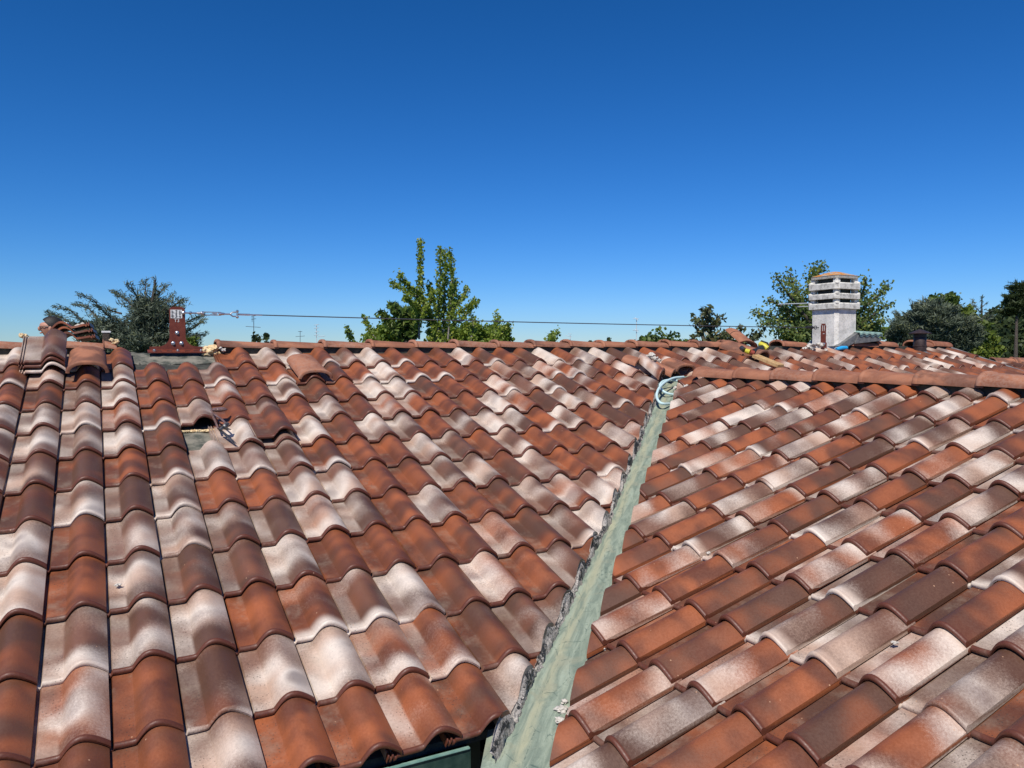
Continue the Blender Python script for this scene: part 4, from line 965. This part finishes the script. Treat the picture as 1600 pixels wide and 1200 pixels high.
body = skin_obj('body', jo, ed, M_SKIN, man)
hc = Vector(J(-.012, 0, 1.215*kk))
for nm_, off, r, sc in (('nose', (-.098, 0, -.012), .017, (1, .8, 1.5)), ('ear', (.0, -.082, -.015), .03, (.6, .35, 1)), ('ear', (.0, .082, -.015), .03, (.6, .35, 1)), ('mouth', (-.088, 0, -.055), .02, (.6, 1.3, .4)), ('eye', (-.094, -.03, .004), .010, (.6, 1.2, .7)), ('eye', (-.094, .03, .004), .010, (.6, 1.2, .7))):
    b_ = bmesh.new(); add_lump(b_, hc+Vector(off), r, 1, .05, 2, sc); bm_obj(nm_, b_, M_BLK if nm_ == 'eye' else M_SKIN, man, 80)
b_ = bmesh.new(); r_ = bmesh.ops.create_icosphere(b_, subdivisions=4, radius=1.0)
for v in r_['verts']:
    v.co = Vector((v.co.x*.106, v.co.y*.088, v.co.z*.100))
bmesh.ops.bisect_plane(b_, geom=b_.verts[:]+b_.edges[:]+b_.faces[:], plane_co=(-.03, 0, .0), plane_no=Vector((-.75, 0, -.62)).normalized(), clear_outer=True)
for v in b_.verts: v.co += hc+Vector((.012, 0, .018))
bm_obj('hair', b_, M_HAIR, man, 80)
b_ = bmesh.new()
for s in (-1, 1):
    add_tube(b_, [hc+Vector((-.094, s*.012, .006)), hc+Vector((-.092, s*.05, .006)), hc+Vector((-.06, s*.078, .006)), hc+Vector((.01, s*.086, .004))], .0035, 6)
    add_tube(b_, [hc+Vector((-.094, s*.018, -.012)), hc+Vector((-.093, s*.046, -.012))], .0035, 6)
bm_obj('glasses', b_, M_BLK, man, 40)
sj = [(Vector(J(.02, 0, .55*kk)), (.165, .125)), (Vector(J(.02, 0, .75*kk)), (.148, .118)), (Vector(J(.0, 0, .95*kk)), (.172, .115)), (Vector(J(0, 0, 1.04*kk)), (.075, .07)), (Vector(J(0, .19, .98*kk)), .068), (Vector(J(-.06, .215, .84*kk)), .06), (Vector(J(0, -.19, .98*kk)), .068), (Vector(J(-.06, -.215, .84*kk)), .06)]
skin_obj('shirt', sj, [(0, 1), (1, 2), (2, 3), (2, 4), (4, 5), (2, 6), (6, 7)], M_SHIRT, man)
tj = [(Vector(J(.02, 0, .52*kk)), (.168, .13)), (Vector(J(0, .12, .42*kk)), .10), (Vector(J(-.11, .14, .085)), .078), (Vector(J(.20, .14, .075)), .062), (Vector(J(0, -.12, .42*kk)), .10), (Vector(J(-.11, -.14, .085)), .078), (Vector(J(.20, -.14, .075)), .062)]
skin_obj('trousers', tj, [(0, 1), (1, 2), (2, 3), (0, 4), (4, 5), (5, 6)], M_TROUS, man)
# ------------------------------------------------------------ ground and distance
def sheet(name, pts, m, kind='structure'):
    bm = bmesh.new(); bm.faces.new([bm.verts.new(p) for p in pts]); o = bm_obj(name, bm, m, None, None); o['kind'] = kind; return o
bm = bmesh.new(); bmesh.ops.create_grid(bm, x_segments=60, y_segments=60, size=2500); 
for v in bm.verts: v.co.z = GROUND-.0
g_ = bm_obj('ground', bm, M_GRASS, None, None); g_['kind'] = 'structure'
# ------------------------------------------------------------ vegetation
class Leaves:
    def __init__(s): s.V = []; s.L = []
    def add(s, P, size, aspect=1.0, lv=None, nrm=None, dirs=None, jit=1.0):
        """P (n,3) leaf centres"""
        n = len(P)
        if n == 0: return
        d = rng.normal(size=(n, 3)) if dirs is None else dirs+rng.normal(size=(n, 3))*.35*jit
        d /= np.linalg.norm(d, axis=1, keepdims=True)
        r = rng.normal(size=(n, 3)); e = np.cross(d, r); e /= np.linalg.norm(e, axis=1, keepdims=True)
        sz = size*rng.uniform(.6, 1.35, (n, 1)); a = d*sz*aspect*.5; b = e*sz*.5
        q = np.stack([P-a, P+b*.9-a*.1, P+a, P-b*.9-a*.1], 1); s.V.append(q.reshape(-1, 3))
        l = rng.uniform(0, 1, n) if lv is None else np.clip(lv+rng.normal(size=n)*.16, 0, 1)
        s.L.append(np.repeat(l, 4))
    def build(s, name, m, parent=None):
        V = np.concatenate(s.V); n = len(V)//4
        me = np_mesh(name, V, np.arange(n*4).reshape(-1, 4), {'lv': ('FLOAT', np.concatenate(s.L))})
        return obj(name, me, m, parent, None)
def poly_pts(path, step):
    """points + tangents sampled along 3d polyline"""
    P = np.array(path, float); seg = np.linalg.norm(np.diff(P, axis=0), axis=1); tot = seg.sum(); n = max(2, int(tot/step)); t = np.linspace(0, tot, n); c = np.concatenate([[0], np.cumsum(seg)])
    out = np.stack([np.interp(t, c, P[:, k]) for k in range(3)], 1); return out, t/tot
def limb3(pxs, D, dz=0.0, wob=.0):
    """picture-traced silhouette limb given a real depth that drifts by dz along it"""
    n = len(pxs); return [atD(x, y, D+dz*i/max(1, n-1)) for i, (x, y) in enumerate(pxs)]
def clumps(LV, centres, rad, nleaf, size, aspect=1.0, lvm=None):
    for c, r in zip(centres, rad):
        n = max(3, int(nleaf)); P = c+rng.normal(size=(n, 3))*r*.45
        LV.add(P, size, aspect, rng.uniform(.1, .9) if lvm is None else lvm)
def tree_thing(name, label, cat, base, group=None): return thing(name, Vector((base.x, base.y, GROUND)), label, cat, group)
def limb_tree(name, label, base_px, D, limbs, blobs, lm, bark, leaf, dens, trunk_r=.16, clr=.16, group=None, gap=.0, aspect=1.0, rad=.9):
    """limbs: (points, depth drift, r0, r1 foliage radius); blobs: (cx,cy,rx,ry,depth offset,n clumps)"""
    base = atD(base_px[0], base_px[1], D); t = tree_thing(name, label, 'tree', base, group)
    LV = Leaves(); bm = bmesh.new()
    foot = Vector((base.x, base.y, GROUND)); k = D/FPX
    tr = [foot, foot.lerp(base, .5)+Vector((.05, .03, 0)), base]
    add_tube(bm, tr, [trunk_r*1.5, trunk_r*1.1, trunk_r], 10)
    for pts, dz, r0, r1 in limbs:
        P3 = limb3(pts, D+random.uniform(-.3, .3)*0, dz)
        if (P3[0]-base).length > .05*D and (P3[0]-base).length < .6*D: P3 = [base]+P3
        n = len(P3); add_tube(bm, P3, [max(.008, trunk_r*.35*(1-i/n)**.8) for i in range(n)], 6)
        S, tt = poly_pts([list(p) for p in P3], clr*.42)
        for s_, t_ in zip(S, tt):
            if t_ < .12: continue
            R = (r0+(r1-r0)*t_)*k*rad
            for _ in range(int(dens)+(rng.random() < dens-int(dens))):
                c = s_+rng.normal(size=3)*R*.55; clumps(LV, [c], [clr], 7, leaf, aspect)
    for cx, cy, rx, ry, dd, nc in blobs:
        c0_ = np.array(atD(cx, cy, D+dd)); R, U_ = np.array(CR), np.array(CU); Fw = np.array(CF)
        sub = max(4, nc//14)
        # sub-limbs reaching to lumps of foliage, so the crown is uneven
        for _ in range(sub):
            v = rng.normal(size=3); v /= np.linalg.norm(v); v *= rng.uniform(.35, 1.0)**.6
            m_ = c0_+R*v[0]*rx*k*.85+U_*v[1]*ry*k*.85+Fw*v[2]*rx*k*.85
            a = Vector(c0_-U_*ry*k*.7); b = Vector(m_); add_tube(bm, [a, a.lerp(b, .5)+Vector((0, 0, .05)), b], [trunk_r*.2, trunk_r*.12, .01], 5)
            lm_ = rng.uniform(.15, .85); cr_ = rng.uniform(.16, .34)*min(rx, ry)*k
            for _ in range(nc//sub):
                q = rng.normal(size=3); q /= np.linalg.norm(q); c = m_+q*cr_*rng.uniform(.2, 1.15); clumps(LV, [c], [clr], 8, leaf, aspect, lm_)
    bm_obj('trunk', bm, bark, t, 60); LV.build('crown', lm, t); return t
# central ginkgo
limb_tree('ginkgo_tree', 'tall open ginkgo tree with narrow leafy spires behind the middle of the ridge', (700, 545), 19,
    [([(655, 530), (655, 480), (657, 430), (656, 376)], .3, 5, 3.5), ([(656, 455), (640, 448), (622, 428)], -.5, 5, 3), ([(656, 465), (635, 455), (612, 440)], .6, 5, 3), ([(655, 480), (640, 470), (632, 462)], -.8, 5, 4),
     ([(684, 530), (686, 480), (688, 430), (688, 390)], -.4, 7, 7), ([(692, 530), (694, 470), (696, 420), (695, 392)], .4, 5, 5), ([(700, 530), (704, 480), (706, 430), (703, 391)], .0, 10, 6), ([(700, 500), (708, 470), (710, 440)], .9, 10, 9),
     ([(703, 500), (720, 485), (735, 478), (746, 472)], -.5, 7, 5), ([(703, 490), (718, 470), (732, 450)], .5, 7, 5), ([(700, 510), (722, 500), (742, 468)], .5, 5, 4), ([(690, 500), (676, 470), (670, 445)], .8, 5, 4), ([(660, 500), (668, 480), (680, 455)], -.5, 6, 4),
     ([(770, 540), (775, 515), (778, 492)], .6, 8, 6), ([(770, 540), (785, 520), (796, 505)], -.4, 7, 4), ([(600, 545), (580, 520), (568, 496)], .4, 6, 3), ([(560, 560), (548, 525), (541, 512)], -.4, 5, 3), ([(655, 510), (648, 490), (650, 475)], .9, 7, 6), ([(735, 535), (740, 510), (738, 497)], .4, 10, 8)],
    [(680, 524, 30, 12, .5, 60)], L_GINKGO, M_BARK, .062, 2.2, .07, .085, rad=.62)
limb_tree('leafy_bush_tree', 'dense bright green tree mass low behind the ridge at the foot of the ginkgo', (690, 560), 22,
    [], [(612, 524, 30, 22, .3, 330), (745, 524, 38, 22, 0, 360), (690, 528, 40, 22, .5, 300), (585, 530, 20, 16, 0, 160), (785, 526, 14, 16, 0, 130)], L_BUSH, M_DBARK, .09, 1, .12, .16)
limb_tree('willow_tree', 'low tree with long feathery fronds left of the ginkgo spires', (640, 560), 21,
    [([(640, 530), (630, 500), (618, 480), (610, 478)], .4, 4, 1.5), ([(645, 530), (636, 505), (625, 487), (614, 482)], -.4, 4, 1.5), ([(635, 535), (615, 510), (602, 495), (597, 490)], .2, 4, 1.5), ([(650, 530), (644, 505), (636, 488), (628, 484)], 0, 5, 2), ([(640, 540), (620, 515), (606, 500)], .6, 5, 2), ([(650, 530), (648, 500), (640, 486)], .6, 7, 4)],
    [(640, 512, 20, 18, 0, 130)], L_DARK if False else L_GREEN, M_DBARK, .09, 1.4, .10, .12, aspect=2.6)
limb_tree('ginkgo_tree', 'small leafy branch tip of a tree showing above the ridge right of the ginkgo', (858, 560), 20, [([(858, 560), (862, 535), (870, 518)], .3, 7, 4), ([(856, 560), (858, 540), (864, 525)], -.3, 6, 4)], [], L_GINKGO, M_BARK, .085, 2.4, .05, .12)
limb_tree('shrub', 'few thin dark leafy shoots just above the ridge below the left TV antenna', (400, 560), 20, [([(398, 560), (398, 538), (397, 523)], .1, 2.5, 1), ([(402, 560), (404, 540), (402, 528)], .1, 2.5, 1), ([(415, 560), (418, 538), (415, 523)], .1, 2, 1)], [], L_DARK, M_DBARK, .09, .9, .03, .08)
# magnolia-like tree
limb_tree('magnolia_tree', 'small tree with sparse glossy leaf clusters above the ridge left of the chimney', (1120, 560), 15,
    [([(1122, 545), (1112, 520), (1104, 500), (1100, 482)], .3, 5, 5), ([(1106, 505), (1104, 490), (1108, 484)], -.3, 6, 6), ([(1112, 525), (1100, 512), (1088, 500), (1080, 499)], .4, 7, 6), ([(1118, 535), (1130, 520), (1150, 518), (1156, 516)], -.3, 9, 6), ([(1100, 530), (1095, 522), (1092, 515)], .3, 8, 7), ([(1112, 515), (1120, 505), (1122, 499)], .3, 7, 6), ([(1130, 540), (1145, 530), (1152, 525)], .3, 9, 8), ([(1125, 530), (1136, 522)], -.3, 9, 8), ([(1105, 535), (1112, 526)], -.3, 9, 8), ([(1150, 545), (1170, 530), (1190, 520)], .2, 7, 5), ([(1085, 540), (1084, 528)], .2, 7, 5)],
    [(1120, 532, 34, 8, 0, 34)], L_MAG, M_DBARK, .060, 1.2, .05, .085, aspect=1.9, rad=.8)
# oak / locust behind chimney
limb_tree('oak_tree', 'large open-crowned tree behind the white chimney', (1290, 560), 20,
    [([(1290, 540), (1275, 500), (1268, 450), (1270, 418)], .4, 12, 8), ([(1285, 530), (1255, 490), (1225, 450), (1212, 432)], -.6, 14, 8), ([(1280, 530), (1250, 480), (1238, 440), (1234, 428)], .5, 12, 6), ([(1280, 530), (1240, 505), (1205, 495), (1180, 488)], .4, 13, 5), ([(1280, 530), (1240, 520), (1215, 505), (1190, 507)], -.5, 12, 6), ([(1240, 490), (1215, 475), (1200, 470)], .3, 8, 5),
     ([(1270, 500), (1250, 470), (1245, 450)], 0, 10, 9), ([(1265, 510), (1240, 500), (1220, 480)], .6, 10, 9), ([(1310, 530), (1340, 480), (1352, 445), (1352, 436)], -.5, 14, 7), ([(1310, 530), (1350, 480), (1372, 462), (1388, 446)], .4, 11, 5), ([(1320, 530), (1355, 500), (1380, 480), (1390, 477)], -.4, 12, 5), ([(1330, 530), (1360, 510), (1378, 500)], .4, 12, 6), ([(1270, 440), (1280, 425), (1282, 417)], .4, 8, 5), ([(1225, 530), (1228, 515), (1212, 520)], 0, 11, 8), ([(1350, 530), (1352, 500), (1362, 480)], 0, 11, 9), ([(1270, 520), (1245, 520), (1232, 525)], .4, 12, 10)],
    [(1250, 520, 28, 18, 0, 120), (1352, 515, 22, 26, .3, 120), (1262, 480, 18, 30, .3, 90)], L_OAK, M_DBARK, .062, 3.3, .14, .16, aspect=1.3)
# distant cluster left of shrub
# ---- conifers
def conifer(name, label, base_px, D, top_px, branches, lm, dens=1.0, tuft=.11, fil=(), bark=M_DBARK, group=None, droop=.0, tw=.5):
    """branches: silhouette branch paths (px) + random ones filling the body"""
    base = atD(base_px[0], base_px[1], D); t = tree_thing(name, label, 'tree', base, group); k = D/FPX
    LV = Leaves(); bm = bmesh.new(); foot = Vector((base.x, base.y, GROUND)); top = atD(top_px[0], top_px[1], D)
    add_tube(bm, [foot, base, base.lerp(top, .6), top], [.13, .09, .05, .012], 8)
    paths = [limb3(p, D, dz) for p, dz in branches]
    for (cx, cy, rx, ry, n) in fil:
        c0_ = np.array(atD(cx, cy, D)); R, U_, Fw = np.array(CR), np.array(CU), np.array(CF)
        for _ in range(n):
            th = rng.uniform(0, 2*math.pi); z = rng.uniform(-1, 1); rr = math.sqrt(max(0, 1-z*z*.9))*rng.uniform(.6, 1.05)
            ctr = Vector(c0_+U_*z*ry*k*.95); tip = Vector(np.array(ctr)+R*math.cos(th)*rr*rx*k+Fw*math.sin(th)*rr*rx*k*.8+U_*(rng.uniform(.10, .35)-droop)*rx*k)
            a = ctr-Vector((0, 0, .25*rx*k)); paths.append([a, a.lerp(tip, .5)+Vector((0, 0, .06*rx*k)), tip])
    for P3 in paths:
        n = len(P3); add_tube(bm, P3, [max(.005, .020*(1-i/n)) for i in range(n)], 5)
        S, tt = poly_pts([list(p) for p in P3], .055/dens)
        dv = np.array(P3[-1]-P3[0]); dv /= np.linalg.norm(dv)+1e-9
        lm_ = rng.uniform(.2, .75)
        for s_, t_ in zip(S, tt):
            if t_ < .10: continue
            # side twigs with needle tufts, flat sprays
            wl = tw*(1-t_*.80)*rng.uniform(.4, 1.0)
            for sg in (-1, 1):
                sd_ = np.cross(dv, [0, 0, 1])*sg+dv*.9+np.array([0, 0, rng.uniform(-.1, .25)]); sd_ /= np.linalg.norm(sd_)
                m_ = max(2, int(wl/.055)); q = s_+np.outer(np.linspace(0, wl, m_), sd_)+rng.normal(size=(m_, 3))*.012
                LV.add(np.repeat(q, 2, 0)+rng.normal(size=(m_*2, 3))*.02, tuft*.19, 5.5, lm_, dirs=np.tile(sd_, (m_*2, 1)), jit=1.7)
    bm_obj('trunk', bm, bark, t, 60); LV.build('crown', lm, t); return t
conifer('cedar_tree', 'blue-green cedar with upswept feathery branches behind the left ridge', (225, 560), 15, (243, 437),
    [([(235, 520), (243, 480), (243, 460), (241, 438)], 0), ([(240, 500), (228, 470), (227, 450), (227, 440)], .4), ([(225, 500), (215, 465), (205, 450), (198, 445)], -.4), ([(220, 500), (200, 470), (185, 460), (180, 457)], .5), ([(200, 510), (165, 490), (145, 468), (125, 463)], -.5), ([(190, 520), (155, 500), (135, 478), (118, 476)], .4),
     ([(180, 525), (140, 510), (110, 485), (86, 480)], -.3), ([(175, 530), (125, 515), (95, 495), (75, 488)], .5), ([(150, 530), (110, 515), (90, 500), (76, 492)], 0), ([(250, 500), (268, 480), (280, 472), (286, 468)], -.5), ([(255, 510), (272, 490), (283, 480)], .5), ([(255, 520), (290, 505), (305, 497), (318, 492)], -.4), ([(265, 530), (298, 515), (312, 505), (317, 501)], .4), ([(275, 540), (305, 525), (322, 523)], 0), ([(190, 490), (170, 485), (165, 478)], 0), ([(240, 470), (252, 455), (258, 446)], .2), ([(250, 490), (262, 470), (268, 462)], .2)],
    L_CEDAR, 1.9, .095, [(235, 506, 34, 30, 110), (165, 530, 48, 18, 70), (285, 542, 28, 16, 40), (215, 548, 76, 16, 90)], tw=.42)
limb_tree('shrub', 'patch of bright green foliage beside the cedar, right of the rust-red anchor plate', (300, 560), 14, [], [(300, 540, 16, 14, 0, 70)], L_LIME, M_DBARK, .06, 1, .04, .10)
conifer('cedar_tree', 'large dark grey-green cedar behind the brown vent pipe', (1470, 575), 22, (1440, 480),
    [([(1450, 540), (1435, 500), (1428, 480), (1425, 476)], 0), ([(1440, 540), (1415, 510), (1405, 492), (1398, 492)], .5), ([(1430, 545), (1410, 520), (1395, 500)], -.5), ([(1480, 540), (1500, 510), (1515, 500)], 0), ([(1440, 530), (1460, 495), (1462, 485)], 0)],
    L_CEDAR, 1.2, .15, [(1458, 515, 52, 30, 150), (1420, 535, 34, 22, 70), (1500, 530, 34, 26, 90)], tw=.7)
conifer('young_conifer', 'slim sparse conifer tips rising behind the yellow-green tree', (1534, 560), 30, (1534, 466), [([(1534, 520), (1533, 490), (1534, 466)], 0), ([(1534, 500), (1542, 488), (1550, 486)], 0), ([(1534, 490), (1524, 480), (1522, 474)], 0), ([(1522, 520), (1520, 495), (1519, 470)], .5), ([(1534, 480), (1541, 474)], 0), ([(1536, 505), (1546, 497), (1551, 492)], .4)], L_CEDAR, .6, .16, tw=.35)
conifer('pine_tree', 'tall dark pine with flat layered branches at the right edge, above the wooded hill', (1587, 560), 36, (1590, 443),
    [([(1588, 455), (1582, 452), (1578, 450)], .3), ([(1588, 462), (1578, 463), (1573, 463)], -.3), ([(1588, 470), (1580, 470), (1574, 469)], .3), ([(1588, 480), (1580, 482), (1577, 482)], -.3), ([(1588, 490), (1572, 488), (1560, 487)], .3), ([(1588, 452), (1594, 450), (1600, 450)], 0), ([(1588, 466), (1598, 464), (1606, 463)], 0), ([(1588, 478), (1600, 476)], 0), ([(1590, 448), (1586, 445)], 0), ([(1588, 488), (1576, 493), (1568, 490)], .3)],
    L_DARK, 1.6, .22, [(1590, 457, 10, 12, 22), (1590, 479, 24, 11, 34)], tw=.6)
limb_tree('round_tree', 'round-headed dark green tree rising behind the big cedar', (1478, 560), 34, [], [(1476, 475, 21, 15, 0, 230), (1470, 495, 30, 16, 0, 200)], L_GREEN, M_DBARK, .17, 1, .2, .26)
limb_tree('lime_tree', 'yellow-green broadleaf tree between the big cedar and the wooded hill', (1525, 575), 27, [], [(1520, 530, 30, 36, 0, 420), (1510, 500, 16, 18, 0, 120), (1545, 545, 20, 26, 0, 180), (1515, 560, 26, 12, 0, 120)], L_LIME, M_DBARK, .13, 1, .2, .2)
limb_tree('green_tree', 'low green foliage just right of the hatch beside the chimney', (1400, 580), 24, [], [(1395, 530, 20, 16, 0, 130), (1425, 545, 30, 12, 0, 130)], L_BUSH, M_DBARK, .11, 1, .1, .18)
# wooded hill at right and far wood behind the ridge
def hill(name, label, ctr, rx, ry, hz_, n, lm, leaf, m, kind='stuff'):
    LV = Leaves(); bm = bmesh.new()
    nx, ny = 36, 24; G = []
    def zh(u, v): return GROUND+hz_*math.exp(-(u*u+v*v)*1.6)*(1+.15*mnoise.noise(Vector((u*3, v*3, 5))))
    for i in range(nx+1):
        G.append([])
        for j in range(ny+1):
            u = -2+4*i/nx; v = -2+4*j/ny; p = ctr+Vector((CR.x*u*rx+CF.x*v*ry, CR.y*u*rx+CF.y*v*ry, 0)); G[-1].append(bm.verts.new((p.x, p.y, zh(u, v)-.1)))
    for i in range(nx):
        for j in range(ny): bm.faces.new((G[i][j], G[i+1][j], G[i+1][j+1], G[i][j+1]))
    ho = bm_obj('hill', bm, M_GRASS, None, 60); ho['kind'] = 'structure'
    for _ in range(n):
        u, v = rng.uniform(-1.7, 1.7), rng.uniform(-1.6, .4); p = ctr+Vector((CR.x*u*rx+CF.x*v*ry, CR.y*u*rx+CF.y*v*ry, 0)); r = rng.uniform(.6, 1.3)*m
        z = zh(u, v); c = np.array((p.x, p.y, z+r*.8)); l0 = rng.uniform(.1, .8)
        q = rng.normal(size=(70, 3)); q /= np.linalg.norm(q, axis=1, keepdims=True); q *= r*rng.uniform(.75, 1.1, (70, 1)); q[:, 2] *= rng.uniform(.8, 1.5)
        LV.add(c+q, leaf, 1.0, l0)
    o = LV.build(name, lm); tag(o, label, 'wood', None, kind)
c = atD(1640, 560, 85); c.z = 0
hill('wooded_hillside', 'dark wooded hillside at the right edge of the picture', c, 16, 14, 8.4, 1500, L_DARK, .55, 1.0)
c = atD(1030, 545, 150); c.z = 0
hill('distant_wood', 'far-off line of green trees just above the ridge between the ginkgo and the magnolia', c, 10.5, 8, 5.3, 260, L_GREEN, .75, 1.5)
for x, y, s in ((922, 533, 1), (934, 531.5, 1.2), (951, 530, 1.1)):
    limb_tree('distant_tree', {922: 'leftmost of three tiny dark treetops above the ridge left of the far wood', 934: 'middle of three tiny dark treetops above the ridge left of the far wood', 951: 'rightmost of three tiny dark treetops above the ridge, nearest the far wood'}[x], (x, 545), 120, [], [(x, y+6, 3.2*s, 6*s, 0, 20)], L_DARK, M_DBARK, .5, 1, .2, .35)
# ------------------------------------------------------------ far TV antennas
def tv(label, x, ytop, D, bars, m=M_ALU, r=.02):
    b0 = atD(x, 560, D); t = thing('tv_antenna', Vector((b0.x, b0.y, b0.z)), label, 'TV antenna')
    b_ = bmesh.new(); add_tube(b_, [atD(x, 575, D), atD(x, ytop, D)], r*.75, 6); bm_obj('mast', b_, m, t)
    b_ = bmesh.new()
    for (x0, y0, x1, y1) in bars: add_tube(b_, [atD(x0, y0, D), atD(x1, y1, D-.3)], r*.55, 5)
    bm_obj('elements', b_, m, t); return t
tv('thin grey TV antenna with one wide crossbar, nearest the anchor plate', 396.5, 494, 40, [(384, 510, 407, 511.5), (393, 494, 400, 493), (393, 499, 400, 498), (394, 494, 394, 503), (395, 520, 398, 520)], M_DSTEEL, .022)
tv('smallest grey TV antenna just above the ridge left of the white one', 469, 517, 50, [(462, 526, 476, 525), (466, 518, 472, 518)], M_DSTEEL, .022)
tv('white TV antenna with several short elements left of the ginkgo tree', 494.5, 508, 45, [(491, 508, 498, 507), (491, 513, 498, 512), (492, 519, 498, 518), (491, 524, 498, 523), (497, 526, 508, 525)], M_ALU, .03)
tv('low white TV antenna right of the small branch tip', 891, 524, 55, [(884, 524, 893, 526), (888, 521, 893, 522)], M_ALU, .03)
tv('tall white TV antenna with two heads in front of the far wood', 994.5, 497, 55, [(989, 498, 998, 498), (989, 516, 998, 516), (992, 496, 997, 501), (992, 514, 997, 519)], M_ALU, .035)
# ------------------------------------------------------------ neighbour house roof at right
nb = thing('neighbour_house', Vector((15.5, 9.2, GROUND)), 'neighbouring house with a low tiled roof at the right edge below the wooded hill', 'house')
na = atD(1553, 566, 14.0); nr = Vector((1, -.35, 0)).normalized(); nv_ = Vector((.35*math.cos(.3), math.cos(.3), math.sin(.3))).normalized(); nv_ = (nv_-nr*nv_.dot(nr)).normalized()
PN = Plane(na-nv_*1.35, nr, nv_)
ms = []
for r in range(0, 4):
    for c in range(1, 16): ms.append(tile_mesh(G_LOW, place_grid(G_LOW, PN, c*W, r*L), random.choice('BDMDB')))
o = obj('roof', join_meshes('roof', ms), M_TILE, nb, 40)
for c in range(7):
    me = cap_mesh(PN.p(c*.4, 1.38, .0), PN.p(c*.4+.44, 1.38, -.01), np.array(PN.ev), (0, 0, 1), .10, .095, .07, .065, 'c'); obj('ridge_cap', me, M_CAP, nb, 50)
b_ = bmesh.new(); pc = PN.p(1.5, .75, -.06); R = Matrix((nr, nv_, PN.n)).transposed(); add_box(b_, pc, (3.1, 1.55, .03), R); bm_obj('roof_deck', b_, M_DECK, nb, None)
b_ = bmesh.new(); ny_ = Vector((-nr.y, nr.x, 0)); R = Matrix((nr, ny_, Z_)).transposed(); pc = PN.p(1.55, .9, 0); add_box(b_, Vector((pc.x, pc.y, (GROUND+pc.z-.25)/2)), (2.8, .9, pc.z-.25-GROUND), R); bm_obj('wall', b_, M_WALL, nb, None)
b_ = bmesh.new(); add_tube(b_, [PN.p(-.05, -.02, -.05), PN.p(3.1, -.02, -.05)], .05, 8); bm_obj('eaves_gutter', b_, M_LEAD, nb)
